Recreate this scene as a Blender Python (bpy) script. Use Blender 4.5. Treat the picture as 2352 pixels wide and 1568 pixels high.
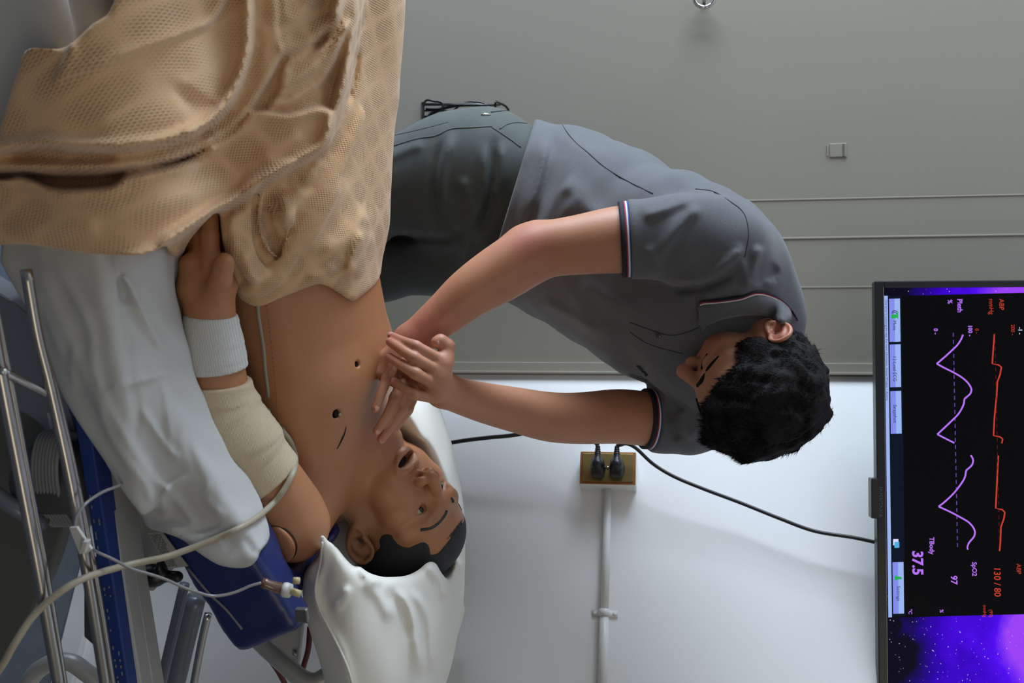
import bpy, bmesh, math, random
import numpy as np
from mathutils import Vector, Matrix
for o in list(bpy.data.objects): bpy.data.objects.remove(o)
random.seed(4); rng = np.random.default_rng(7)
S = bpy.context.scene; C = S.collection
# ------------------------------------------------------------------ camera (photo is stored turned by 90 degrees)
FPX = 2300.0; PITCH = math.radians(9.1); CAMZ = 1.30
F = np.array([0, math.cos(PITCH), -math.sin(PITCH)]); U = np.array([0, math.sin(PITCH), math.cos(PITCH)]); R = np.array([1., 0, 0])
CAM = np.array([0, 0, CAMZ])
cd = bpy.data.cameras.new('camera'); cam = bpy.data.objects.new('camera', cd); C.objects.link(cam)
cd.sensor_width = 36; cd.lens = FPX / 2352 * 36; cd.clip_start = .05
cam.matrix_world = Matrix(((U[0], -R[0], -F[0], 0), (U[1], -R[1], -F[1], 0), (U[2], -R[2], -F[2], CAMZ), (0, 0, 0, 1)))
S.camera = cam
cd.dof.use_dof = True; cd.dof.focus_distance = 1.62; cd.dof.aperture_fstop = 7.0
# ------------------------------------------------------------------ light
S.view_settings.view_transform = 'Standard'; S.view_settings.look = 'None'
S.view_settings.gamma = 1; S.view_settings.exposure = -.12; S.view_settings.use_curve_mapping = False
W = bpy.data.worlds.new('world'); S.world = W; W.use_nodes = True
W.node_tree.nodes['Background'].inputs[0].default_value = (.92, .90, .86, 1)
W.node_tree.nodes['Background'].inputs[1].default_value = .16
def area(name, loc, target, sx, sy, power, col):
    l = bpy.data.lights.new(name, 'AREA'); l.shape = 'RECTANGLE'; l.size = sx; l.size_y = sy; l.energy = power; l.color = col
    o = bpy.data.objects.new(name, l); C.objects.link(o); o.location = loc
    o.rotation_euler = (Vector(target) - Vector(loc)).to_track_quat('-Z', 'Y').to_euler(); return o
area('window_daylight', (-3.0, 1.62, 1.40), (0.35, 1.70, .95), 1.3, 2.2, 192, (.73, .85, 1))
area('room_daylight', (1.6, -1.1, 2.3), (0.0, 1.7, .9), 1.6, 1.2, 12, (1, .87, .70))
# ------------------------------------------------------------------ rays
def ray(px, py): return F + (px - 1176) / FPX * U + (py - 784) / FPX * R
def P(px, py, Y):
    d = ray(px, py); return CAM + d * (Y / d[1])
def PZ(px, py, z):
    d = ray(px, py); return CAM + d * ((z - CAMZ) / d[2])
def proj(p):
    q = np.asarray(p) - CAM; w = q @ F
    return 1176 + FPX * (q @ U) / w, 784 + FPX * (q @ R) / w
def pxr(r, Y): return r * Y / .97 / FPX
BO = np.array([.0445, 1.5, 0]); BD = np.array([.954, .30, 0]); BT = np.array([-.30, .954, 0])
def bed(s, t, z): return BO + BD * s + BT * t + np.array([0, 0, z])
def PT(px, py, t):
    d = ray(px, py); k = (t - (CAM - BO) @ BT) / (d @ BT); return CAM + d * k
def stc(p):
    q = np.asarray(p) - BO; return q @ BD, q @ BT, q[..., 2]
def unit(v): v = np.asarray(v, float); return v / np.linalg.norm(v)
# ------------------------------------------------------------------ node materials
def mat(name, col, rough=.6, metal=0, bump=0, bscale=200, var=0, vscale=8, attr=False, sss=0, sssc=None, emit=None, estr=1, spec=.5, sheen=0, coat=0, alpha=None, trans=0, detail=3):
    m = bpy.data.materials.new(name); m.use_nodes = True; nt = m.node_tree; b = nt.nodes['Principled BSDF']
    b.inputs['Roughness'].default_value = rough; b.inputs['Metallic'].default_value = metal
    b.inputs['Specular IOR Level'].default_value = spec
    c4 = (*col, 1); b.inputs['Base Color'].default_value = c4
    tc = nt.nodes.new('ShaderNodeTexCoord'); src = None
    if attr:
        a = nt.nodes.new('ShaderNodeAttribute'); a.attribute_name = 'Col'; src = a.outputs['Color']; nt.links.new(src, b.inputs['Base Color'])
    if var:
        n = nt.nodes.new('ShaderNodeTexNoise'); n.inputs['Scale'].default_value = vscale; n.inputs['Detail'].default_value = 5
        nt.links.new(tc.outputs['Object'], n.inputs['Vector'])
        mr = nt.nodes.new('ShaderNodeMapRange'); mr.inputs[1].default_value = .3; mr.inputs[2].default_value = .7
        mr.inputs[3].default_value = 1 - var; mr.inputs[4].default_value = 1 + var; nt.links.new(n.outputs['Fac'], mr.inputs[0])
        mx = nt.nodes.new('ShaderNodeVectorMath'); mx.operation = 'SCALE'
        if src: nt.links.new(src, mx.inputs[0])
        else: mx.inputs[0].default_value = col
        nt.links.new(mr.outputs[0], mx.inputs['Scale']); nt.links.new(mx.outputs[0], b.inputs['Base Color'])
    if bump:
        n = nt.nodes.new('ShaderNodeTexNoise'); n.inputs['Scale'].default_value = bscale; n.inputs['Detail'].default_value = detail
        nt.links.new(tc.outputs['Object'], n.inputs['Vector'])
        bp = nt.nodes.new('ShaderNodeBump'); bp.inputs['Strength'].default_value = bump; bp.inputs['Distance'].default_value = .002
        nt.links.new(n.outputs['Fac'], bp.inputs['Height']); nt.links.new(bp.outputs[0], b.inputs['Normal'])
    if sss:
        b.inputs['Subsurface Weight'].default_value = sss; b.inputs['Subsurface Radius'].default_value = sssc or (.02, .008, .004); b.inputs['Subsurface Scale'].default_value = .25
    if emit: b.inputs['Emission Color'].default_value = (*emit, 1); b.inputs['Emission Strength'].default_value = estr
    if sheen: b.inputs['Sheen Weight'].default_value = sheen; b.inputs['Sheen Roughness'].default_value = .4
    if coat: b.inputs['Coat Weight'].default_value = coat
    if trans: b.inputs['Transmission Weight'].default_value = trans
    return m
def srgb(r, g, b):
    f = lambda c: (c / 255) / 12.92 if c / 255 <= .04045 else ((c / 255 + .055) / 1.055) ** 2.4
    return (f(r), f(g), f(b))
# ------------------------------------------------------------------ object helpers
def link(name, me, m=None, parent=None, smooth=True):
    if m is not None:
        for k in (m if isinstance(m, (list, tuple)) else [m]): me.materials.append(k)
    if smooth: me.polygons.foreach_set('use_smooth', [True] * len(me.polygons))
    o = bpy.data.objects.new(name, me); C.objects.link(o)
    if parent: o.parent = parent; o.matrix_parent_inverse = parent.matrix_world.inverted() if False else Matrix.Translation(-Vector(parent.location))
    return o
def tag(o, label, cat, group=None, kind=None):
    if label: o['label'] = label
    if cat: o['category'] = cat
    if group: o['group'] = group
    if kind: o['kind'] = kind
    return o
def thing(name, loc, label, cat, group=None):
    o = bpy.data.objects.new(name, None); C.objects.link(o); o.location = [float(a) for a in loc]; o.empty_display_size = .05
    return tag(o, label, cat, group)
def mesh(name, v, f):
    me = bpy.data.meshes.new(name); me.from_pydata([tuple(map(float, a)) for a in v], [], [tuple(map(int, a)) for a in f]); me.update(); return me
def merge(*vf):
    V = []; Fa = []; n = 0
    for v, f in vf:
        V += [tuple(a) for a in v]; Fa += [tuple(i + n for i in q) for q in f]; n += len(v)
    return V, Fa
def catmull(pts, n=8):
    pts = np.asarray(pts, float)
    if len(pts) < 3: return np.array([pts[0] + (pts[-1] - pts[0]) * i / n for i in range(n + 1)])
    e = np.vstack([2 * pts[0] - pts[1], pts, 2 * pts[-1] - pts[-2]]); out = []
    for i in range(len(pts) - 1):
        a, b, c, d = e[i:i + 4]
        for k in range(n):
            t = k / n
            out.append(.5 * (2 * b + (c - a) * t + (2 * a - 5 * b + 4 * c - d) * t * t + (3 * b - a - 3 * c + d) * t ** 3))
    out.append(pts[-1]); return np.array(out)
def tube_vf(pts, r, n=12, cap=True, flat=1, up=None):
    pts = np.asarray(pts, float)
    if len(pts) < 2: raise ValueError("short tube")
    m = len(pts); r = np.broadcast_to(np.asarray(r, float), (m,))
    T = np.gradient(pts, axis=0); T /= np.linalg.norm(T, axis=1)[:, None] + 1e-12
    a = np.array(up if up is not None else ([0, 0, 1.] if abs(T[0][2]) < .9 else [1., 0, 0])); V = []
    nn = a - T[0] * (a @ T[0]); nn /= np.linalg.norm(nn)
    for i in range(m):
        nn = nn - T[i] * (nn @ T[i]); nn /= np.linalg.norm(nn); bb = np.cross(T[i], nn)
        for k in range(n):
            q = 2 * math.pi * k / n; V.append(pts[i] + r[i] * (math.cos(q) * nn * flat + math.sin(q) * bb))
    Fa = [(i * n + k, i * n + (k + 1) % n, (i + 1) * n + (k + 1) % n, (i + 1) * n + k) for i in range(m - 1) for k in range(n)]
    if cap: Fa += [tuple(range(n))[::-1], tuple((m - 1) * n + k for k in range(n))]
    return V, Fa
def tube(name, pts, r, m, parent=None, n=12, flat=1, up=None):
    return link(name, mesh(name, *tube_vf(pts, r, n, True, flat, up)), m, parent)
def box_vf(c, ax, hs):
    c = np.asarray(c, float); ax = [np.asarray(a, float) for a in ax]; V = []
    for i in (-1, 1):
        for j in (-1, 1):
            for k in (-1, 1): V.append(c + ax[0] * i * hs[0] + ax[1] * j * hs[1] + ax[2] * k * hs[2])
    return V, [(0, 1, 3, 2), (4, 6, 7, 5), (0, 4, 5, 1), (2, 3, 7, 6), (0, 2, 6, 4), (1, 5, 7, 3)]
XYZ = (np.array([1., 0, 0]), np.array([0, 1., 0]), np.array([0, 0, 1.]))
def bevel(me, w, seg=2):
    bm = bmesh.new(); bm.from_mesh(me)
    bmesh.ops.bevel(bm, geom=bm.edges[:], offset=w, segments=seg, affect='EDGES', clamp_overlap=True, profile=.5)
    bmesh.ops.recalc_face_normals(bm, faces=bm.faces[:]); bm.to_mesh(me); bm.free(); return me
def box(name, c, ax, hs, m, parent=None, bev=0, smooth=False):
    me = mesh(name, *box_vf(c, ax, hs))
    bm = bmesh.new(); bm.from_mesh(me); bmesh.ops.recalc_face_normals(bm, faces=bm.faces[:]); bm.to_mesh(me); bm.free()
    if bev: bevel(me, bev)
    return link(name, me, m, parent, smooth)
def prism(name, poly, thick, m, parent=None, bev=0, smooth=False):
    """poly: planar 3-D points, thick: 3-D vector"""
    n = len(poly); V = [np.asarray(p) for p in poly] + [np.asarray(p) + np.asarray(thick) for p in poly]
    Fa = [tuple(range(n)), tuple(range(2 * n - 1, n - 1, -1))] + [(i, (i + 1) % n, n + (i + 1) % n, n + i) for i in range(n)]
    me = mesh(name, V, Fa); bm = bmesh.new(); bm.from_mesh(me); bmesh.ops.recalc_face_normals(bm, faces=bm.faces[:]); bm.to_mesh(me); bm.free()
    if bev: bevel(me, bev)
    return link(name, me, m, parent, smooth)
# ------------------------------------------------------------------ signed distance fields, meshed by surface nets
def smin(a, b, k):
    if k <= 0: return np.minimum(a, b)
    h = np.maximum(k - np.abs(a - b), 0) / k; return np.minimum(a, b) - h * h * k * .25
def smax(a, b, k): return -smin(-a, -b, k)
class Cone:
    def __init__(s, a, b, r1, r2): s.a = np.asarray(a, float); s.b = np.asarray(b, float); s.r1 = r1; s.r2 = r2; s.c = (s.a + s.b) / 2; s.R = np.linalg.norm(s.b - s.a) / 2 + max(r1, r2)
    def __call__(s, p):
        ba = s.b - s.a; l = math.sqrt(ba @ ba) + 1e-9; ba = ba / l; pa = p - s.a; y = pa @ ba; k = max(-.95, min(.95, (s.r1 - s.r2) / l))
        x2 = np.maximum((pa * pa).sum(1) - y * y, 0); t = np.clip(y - np.sqrt(x2) * (k / math.sqrt(1 - k * k)), 0, l)
        return np.sqrt(x2 + (y - t) ** 2) - (s.r1 - k * t if abs(k) < .95 else s.r1 + (s.r2 - s.r1) * t / l)
class ETube:
    """segment of elliptic section: half width rw along w, rn along the other axis"""
    def __init__(s, a, b, w, rw1, rn1, rw2, rn2):
        s.a = np.asarray(a, float); s.b = np.asarray(b, float); s.d = unit(s.b - s.a); w = np.asarray(w, float)
        s.w = unit(w - s.d * (w @ s.d)); s.n = np.cross(s.d, s.w); s.q = (rw1, rn1, rw2, rn2)
        s.c = (s.a + s.b) / 2; s.R = np.linalg.norm(s.b - s.a) / 2 + max(s.q)
    def __call__(s, p):
        ba = s.b - s.a; l = ba @ ba; pa = p - s.a; t = np.clip(pa @ ba / l, 0, 1); q = pa - t[:, None] * ba
        rw = s.q[0] + (s.q[2] - s.q[0]) * t; rn = s.q[1] + (s.q[3] - s.q[1]) * t; m = np.minimum(rw, rn)
        A = q @ s.w; B = q @ s.n; D = q @ s.d
        k0 = np.sqrt((A / rw) ** 2 + (B / rn) ** 2 + (D / m) ** 2) + 1e-9; k1 = np.sqrt((A / rw ** 2) ** 2 + (B / rn ** 2) ** 2 + (D / m ** 2) ** 2) + 1e-9
        return k0 * (k0 - 1) / k1
class Ell:
    def __init__(s, c, ax, r): s.c = np.asarray(c, float); s.ax = np.array([unit(a) for a in ax]); s.r = np.asarray(r, float); s.R = max(r)
    def __call__(s, p):
        q = (p - s.c) @ s.ax.T; k0 = np.linalg.norm(q / s.r, axis=1) + 1e-9; k1 = np.linalg.norm(q / s.r ** 2, axis=1) + 1e-9
        return k0 * (k0 - 1) / k1
class RBox:
    def __init__(s, c, ax, h, r): s.c = np.asarray(c, float); s.ax = np.array([unit(a) for a in ax]); s.h = np.asarray(h, float) - r; s.r = r; s.R = np.linalg.norm(h)
    def __call__(s, p):
        q = np.abs((p - s.c) @ s.ax.T) - s.h
        return np.linalg.norm(np.maximum(q, 0), axis=1) + np.minimum(q.max(1), 0) - s.r
class Group:
    """chain of segments united on its own first, so that joints do not swell"""
    def __init__(s, prims, kin):
        s.p = prims; s.kin = kin; lo = np.min([q.c - q.R for q in prims], 0); hi = np.max([q.c + q.R for q in prims], 0); s.c = (lo + hi) / 2; s.R = float(max(np.linalg.norm(q.c - s.c) + q.R for q in prims))
    def __call__(s, p, c=None, rad=None):
        d = np.full(len(p), 1.0)
        for q in s.p:
            if c is not None and np.linalg.norm(q.c - c) - q.R > rad + .12: continue
            d = smin(d, q(p), s.kin)
        return d
class Wrap:
    """another field used as a tool, grown by off"""
    def __init__(s, f, c, R, off): s.f = f; s.c = np.asarray(c); s.R = R; s.off = off
    def __call__(s, p, c=None, rad=None): return s.f.ev(p, c, rad) - s.off
def polysd(q, poly):
    d = np.full(len(q), 1e9); ins = np.zeros(len(q), bool); n = len(poly)
    for i in range(n):
        a = poly[i]; b = poly[(i + 1) % n]; ba = b - a; pa = q - a; t = np.clip(pa @ ba / (ba @ ba + 1e-12), 0, 1); d = np.minimum(d, np.linalg.norm(pa - t[:, None] * ba, axis=1))
        c = ((a[1] > q[:, 1]) != (b[1] > q[:, 1])) & (q[:, 0] < (b[0] - a[0]) * (q[:, 1] - a[1]) / (b[1] - a[1] + 1e-12) + a[0]); ins ^= c
    return np.where(ins, -d, d)
class Raster:
    """2-D function tabulated on a grid, read back bilinearly"""
    def __init__(s, lo, hi, step):
        s.lo = np.array(lo, float); s.st = step; s.n = np.ceil((np.array(hi) - s.lo) / step).astype(int) + 2
        s.g = np.zeros(tuple(s.n)); s.x = s.lo[0] + np.arange(s.n[0]) * step; s.y = s.lo[1] + np.arange(s.n[1]) * step
    def pts(s): return np.stack(np.meshgrid(s.x, s.y, indexing='ij'), -1).reshape(-1, 2)
    def __call__(s, q):
        u = np.clip((q - s.lo) / s.st, 0, s.n - 1.001); i = u.astype(int); f = u - i; g = s.g; a, b = i[:, 0], i[:, 1]; fx, fy = f[:, 0], f[:, 1]
        return (g[a, b] * (1 - fx) + g[a + 1, b] * fx) * (1 - fy) + (g[a, b + 1] * (1 - fx) + g[a + 1, b + 1] * fx) * fy
def polyraster(poly, step, pad):
    r = Raster(poly.min(0) - pad, poly.max(0) + pad, step); r.g = polysd(r.pts(), poly).reshape(tuple(r.n)); return r
class Field:
    def __init__(s): s.adds = []; s.subs = []; s.adds2 = []; s.subs2 = []; s.disp = []; s.cuts = []; s.late = False; s.band = .055
    def add(s, p, k=.01): (s.adds2 if s.late else s.adds).append((p, k)); return s
    def sub(s, p, k=.004): (s.subs2 if s.late else s.subs).append((p, k)); return s
    def chain(s, pts, rs, k=.01, kin=.003): return s.add(Group([Cone(pts[i], pts[i + 1], rs[i], rs[i + 1]) for i in range(len(pts) - 1)], kin), k)
    def schain(s, pts, rs, k=.01, n=5):
        q = catmull(np.hstack([np.asarray(pts, float), np.asarray(rs, float)[:, None]]), n); return s.chain(q[:, :3], q[:, 3], k, 0)
    def echain(s, pts, w, rw, rn, k=.02, kin=.012):
        ws = w if isinstance(w, list) else [w] * len(pts)
        return s.add(Group([ETube(pts[i], pts[i + 1], ws[i], rw[i], rn[i], rw[i + 1], rn[i + 1]) for i in range(len(pts) - 1)], kin), k)
    def carve(s, pts, rs, k=.003): return s.sub(Group([Cone(pts[i], pts[i + 1], rs[i], rs[i + 1]) for i in range(len(pts) - 1)], 0), k)
    def clone(s):
        f = Field(); f.band = s.band
        for n in ('adds', 'subs', 'adds2', 'subs2', 'disp', 'cuts'): setattr(f, n, list(getattr(s, n)))
        return f
    def ev(s, p, c=None, rad=None, full=True):
        d = np.full(len(p), 1.0); mg = s.band if s.disp else .02
        for stage, sgn in ((s.adds, 1), (s.subs, -1), (s.adds2, 1), (s.subs2, -1)):
            for q, k in stage:
                if c is not None and np.linalg.norm(q.c - c) - q.R > rad + k + mg: continue
                cx = isinstance(q, (Group, Wrap))
                if sgn > 0: d = smin(d, q(p, c, rad) if cx else q(p), k)
                else:
                    m = d < .03
                    if m.any(): d[m] = smax(d[m], -(q(p[m], c, rad) if cx else q(p[m])), k)
        if s.disp:
            m = np.abs(d) < s.band
            if m.any():
                pm = p[m]; e = 0
                for f in s.disp: e = e + f(pm)
                d[m] -= e
        for f, k in s.cuts:
            m = d < .03
            if m.any(): d[m] = smax(d[m], f(p[m]), k)
        return d
    def hit(s, px, py, y0=.8, off=0):
        d = unit(ray(px, py)); t = y0
        for _ in range(160):
            q = (CAM + d * t)[None]; e = s.ev(q, q[0], .10)[0]
            if e < 2e-4: break
            t += min(e * .65, .06)
            if t > 3.2: return None
        return CAM + d * (t - off)
def nets(fld, vs, B=14, ds=1.0):
    lo = np.min([q.c - q.R - k for q, k in fld.adds], axis=0) - .02; hi = np.max([q.c + q.R + k for q, k in fld.adds], axis=0) + .02
    nb = np.ceil((hi - lo) / (vs * B)).astype(int); n1 = B + 1; hr = vs * B * .5 * math.sqrt(3)
    g = np.stack(np.meshgrid(*[np.arange(n1)] * 3, indexing='ij'), -1).reshape(-1, 3)
    bc = np.stack(np.meshgrid(*[np.arange(k) for k in nb], indexing='ij'), -1).reshape(-1, 3)
    cen = lo + (bc + .5) * vs * B
    dmin = np.full(len(cen), 9.); near = np.full(len(cen), 9.)
    for q, k in [(z, 0) for w_ in fld.adds for z in (w_[0].p if isinstance(w_[0], Group) else [w_[0]])]: near = np.minimum(near, np.linalg.norm(cen - q.c, axis=1) - q.R)
    idx = np.where(near < hr + .03)[0]
    dc = np.full(len(cen), 9.)
    for s0 in range(0, len(idx), 20000):
        ii = idx[s0:s0 + 20000]; dc[ii] = fld.ev(cen[ii])
    idx = idx[np.abs(dc[idx]) < hr * 1.25 + .012 * ds]
    corner = np.array([(i, j, k) for i in (0, 1) for j in (0, 1) for k in (0, 1)])
    E = [(a, b) for a in range(8) for b in range(a + 1, 8) if np.abs(corner[a] - corner[b]).sum() == 1]
    cells = []; pos = []; quads = []
    for bi in idx:
        base = bc[bi] * B; p = lo + (g + base) * vs
        d = fld.ev(p, cen[bi], hr).reshape(n1, n1, n1); ins = d < 0
        if ins.all() or not ins.any(): continue
        cnt = sum(ins[i:i + B, j:j + B, k:k + B].astype(np.int8) for i, j, k in corner)
        ci = np.argwhere((cnt > 0) & (cnt < 8))
        if len(ci):
            val = np.stack([d[ci[:, 0] + c[0], ci[:, 1] + c[1], ci[:, 2] + c[2]] for c in corner], 1)
            acc = np.zeros((len(ci), 3)); n = np.zeros(len(ci))
            for a, b in E:
                m = (val[:, a] < 0) != (val[:, b] < 0); t = val[m, a] / (val[m, a] - val[m, b])
                acc[m] += corner[a] + t[:, None] * (corner[b] - corner[a]); n[m] += 1
            cells.append(ci + base); pos.append(lo + (ci + base + acc / n[:, None]) * vs)
        for ax in range(3):
            sl = [slice(0, B)] * 3; sh = [slice(0, B)] * 3; sh[ax] = slice(1, B + 1)
            a = ins[tuple(sl)]; b = ins[tuple(sh)]; e = np.argwhere(a != b)
            if len(e): quads.append((ax, e + base, a[tuple(e.T)]))
    cells = np.vstack(cells); pos = np.vstack(pos)
    M = 1 << 14; key = lambda c: (c[:, 0] + 5) * M * M + (c[:, 1] + 5) * M + (c[:, 2] + 5)
    kk = key(cells.astype(np.int64)); o = np.argsort(kk); ks = kk[o]; faces = []
    for ax, e, ins in quads:
        u, v = [(1, 2), (2, 0), (0, 1)][ax]; ids = []; e = e.astype(np.int64)
        for du, dv in ((-1, -1), (0, -1), (0, 0), (-1, 0)):
            c = e.copy(); c[:, u] += du; c[:, v] += dv; k = key(c); j = np.clip(np.searchsorted(ks, k), 0, len(ks) - 1)
            ids.append(np.where(ks[j] == k, o[j], -1))
        q = np.stack(ids, 1); q[~ins] = q[~ins][:, ::-1]; faces.append(q[(q >= 0).all(1)])
    return pos, np.vstack(faces)
def grid_mesh(name, pos, faces):
    me = bpy.data.meshes.new(name); me.vertices.add(len(pos)); me.vertices.foreach_set('co', pos.astype(np.float32).ravel())
    me.loops.add(faces.size); me.loops.foreach_set('vertex_index', faces.astype(np.int32).ravel())
    me.polygons.add(len(faces)); me.polygons.foreach_set('loop_start', np.arange(0, faces.size, faces.shape[1], dtype=np.int32))
    try: me.polygons.foreach_set('loop_total', np.full(len(faces), faces.shape[1], dtype=np.int32))
    except Exception: pass
    me.update(calc_edges=True); me.validate(); return me
def relax(pos, faces, it=1, lam=.5):
    e = np.vstack([faces[:, [0, 1]], faces[:, [1, 2]], faces[:, [2, 3]], faces[:, [3, 0]]]); n = len(pos)
    deg = np.bincount(e.ravel(), minlength=n)[:, None] + 1e-9
    def lap(p):
        s = np.zeros_like(p)
        for a in range(3): s[:, a] = np.bincount(e[:, 0], p[e[:, 1], a], n) + np.bincount(e[:, 1], p[e[:, 0], a], n)
        return s / deg - p
    for _ in range(it): pos = pos + lam * lap(pos); pos = pos - lam * 1.03 * lap(pos)
    return pos
def solid(name, fld, vs, m, parent=None, paint=None, base=None, it=2, uv=None, ds=1.0):
    pos, faces = nets(fld, vs, ds=ds); pos = relax(pos, faces, it)
    used = np.unique(faces); mp = np.full(len(pos), -1); mp[used] = np.arange(len(used)); pos = pos[used]; faces = mp[faces]
    me = grid_mesh(name, pos, faces)
    if paint is not None:
        col = np.tile(np.array(base, float), (len(pos), 1))
        for f in paint: col = f(pos, col)
        a = me.color_attributes.new('Col', 'FLOAT_COLOR', 'POINT'); a.data.foreach_set('color', np.hstack([col, np.ones((len(col), 1))]).astype(np.float32).ravel())
    if uv is not None:
        q = uv(pos); l = me.uv_layers.new(name='UVMap'); vi = np.zeros(len(me.loops), dtype=np.int32); me.loops.foreach_get('vertex_index', vi)
        l.data.foreach_set('uv', q[vi].astype(np.float32).ravel())
    return link(name, me, m, parent)
def spot(c, r, col, k=1.0):
    c = np.asarray(c, float); col = np.asarray(col, float)
    def f(p, a):
        w = (k * np.exp(-((p - c) ** 2).sum(1) / r ** 2))[:, None]; return a * (1 - w) + col * w
    return f
def pdist2(q, pts):
    """distance of 2-D points q to polyline pts, sign (side), and running parameter"""
    best = np.full(len(q), 1e9); sg = np.zeros(len(q)); par = np.zeros(len(q)); n = len(pts) - 1
    for i in range(n):
        a = pts[i]; b = pts[i + 1]; ba = b - a; pa = q - a; t = np.clip(pa @ ba / (ba @ ba + 1e-9), 0, 1); r = pa - t[:, None] * ba
        d = np.hypot(r[:, 0], r[:, 1]); s = np.sign(ba[0] * pa[:, 1] - ba[1] * pa[:, 0]); m = d < best
        best[m] = d[m]; sg[m] = s[m]; par[m] = (i + t[m]) / n
    return best, sg, par
def layers(defs, pad=14):
    """overlapping cloth layers: (outline in photo frame, height m, edge px, bulge m); each lifts what it covers, with a rounded edge"""
    Q = []
    for d in defs:
        pts = catmull(np.array(list(d[0]) + [d[0][0]], float), 4)[:-1]; Q.append((pts, d))
    lo = np.min([q[0].min(0) for q in Q], 0) - 30; hi = np.max([q[0].max(0) for q in Q], 0) + 30; lo = np.maximum(lo, -260); hi = np.minimum(hi, 1100)
    Rs = Raster(lo, hi, 3.0); q = Rs.pts()
    for pts, d in Q:
        sd = -polysd(q, pts); t = np.clip(sd / d[2] * .5 + .5, 0, 1); h = d[1] * t * t * (3 - 2 * t)
        if len(d) > 3: h = h + d[3] * np.exp(-((sd - d[2] * 1.6) / (d[2] * 1.8)) ** 2) * (sd > -d[2])
        Rs.g += h.reshape(tuple(Rs.n))
    def f(p):
        x, y = proj(p); return Rs(np.stack([x, y], 1))
    return f
def folds(defs, yr=None):
    """cloth folds: (points in photo frame, height m, width left px, width right px[, fade 0/1]); the surface rises by height along the curve"""
    D = []
    for d in defs:
        pts = catmull(np.array(d[0], float), 4); w = 3 * max(d[2], d[3]); D.append((pts, d[1], d[2], d[3], pts.min(0) - w, pts.max(0) + w, d[4] if len(d) > 4 else 1))
    lo = np.min([q[4] for q in D], 0) - 8; hi = np.max([q[5] for q in D], 0) + 8; Rs = Raster(lo, hi, 2.0)
    for pts, A, wl, wr, b0, b1, fade in D:
        i0, j0 = ((b0 - Rs.lo) / 2).astype(int); i1, j1 = ((b1 - Rs.lo) / 2).astype(int) + 1
        q = np.stack(np.meshgrid(Rs.x[i0:i1], Rs.y[j0:j1], indexing='ij'), -1); sh_ = q.shape[:2]; q = q.reshape(-1, 2)
        d, s, t = pdist2(q, pts); w = np.where(s > 0, wl, wr); e = np.clip(np.minimum(t, 1 - t) / .22, 0, 1); e = e * e * (3 - 2 * e) if fade else 1.0
        Rs.g[i0:i1, j0:j1] += (A * np.exp(-(d / w) ** 2) * e).reshape(sh_)
    def f(p):
        x, y = proj(p); return Rs(np.stack([x, y], 1))
    return f
def text_vf(s, size=1, ext=.0, bold=0):
    cu = bpy.data.curves.new('t', 'FONT'); cu.body = s; cu.size = size; cu.extrude = ext; cu.offset = bold; cu.resolution_u = 3
    o = bpy.data.objects.new('t', cu); C.objects.link(o); bpy.context.view_layer.update()
    me = bpy.data.meshes.new_from_object(o.evaluated_get(bpy.context.evaluated_depsgraph_get()))
    V = [tuple(v.co) for v in me.vertices]; Fa = [tuple(p.vertices) for p in me.polygons]
    bpy.data.objects.remove(o); bpy.data.curves.remove(cu); bpy.data.meshes.remove(me); return V, Fa
# ------------------------------------------------------------------ the room
WT = unit([1, -.478, 0]); WN = unit([-.478, -1, 0]); WO = np.array([0, 2.3, 0.])
LT = unit([1, -.02, 0]); LN = unit([-.02, -1, 0]); CX = .0665 * 2.3 / 2.3
def on_plane(px, py, o, n, off=0):
    d = ray(px, py); k = (((o + n * off) - CAM) @ n) / (d @ n); return CAM + d * k
CORN = on_plane(1400, 862, WO, WN)        # where the two wall faces meet
def wr(px, py, off=0): return on_plane(px, py, WO, WN, off)
def wl(px, py, off=0): return on_plane(px, py, CORN, LN, off)
M_wall = mat('wall_paint', (.80, .80, .79), .55, bump=.06, bscale=60, var=.02, vscale=3)
M_wall_shaded = mat('wall_paint_shaded', (.285, .262, .212), .5, bump=.05, bscale=60, var=.02, vscale=3)  # darker copy of the wall paint; weaker window light put into the colour
M_floor = mat('floor_vinyl', (.10, .125, .165), .35, var=.12, vscale=30)
M_ceil = mat('ceiling_paint', (.7, .69, .66), .8)
M_white = mat('white_gloss', (.75, .75, .73), .35)
M_black = mat('black_plastic', (.012, .012, .013), .4)
M_chrome = mat('chrome', (.62, .6, .57), .16, 1, var=.05, vscale=20)
def stru(o): o['kind'] = 'structure'; return o
def wallslab(name, a, b, nrm, m, z1=2.6):
    a = np.array([a[0], a[1], 0]); b = np.array([b[0], b[1], 0]); up = np.array([0, 0, z1])
    return prism(name, [a, b, b + up, a + up], -nrm * .1, m)
a = CORN * [1, 1, 0]
stru(wallslab('wall_right', a, a + WT * 2.6, WN, M_wall))
wlft = stru(wallslab('wall_back', a - LT * 4.2, a, LN, M_wall_shaded))
stru(box('floor', (0, .8, -.05), XYZ, (4, 3.2, .05), M_floor))
stru(box('ceiling', (-.4, 1.2, 2.65), XYZ, (3.9, 2.4, .05), M_ceil))
bb = stru(box('baseboard_right', a + WT * 1.3 + WN * .008 + np.array([0, 0, .025]), (WT, WN, XYZ[2]), (1.29, .008, .025), M_white, bev=.003))
stru(box('baseboard_back', a - LT * 2.1 + LN * .008 + np.array([0, 0, .025]), (LT, LN, XYZ[2]), (2.08, .008, .025), M_white, bev=.003))
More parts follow.
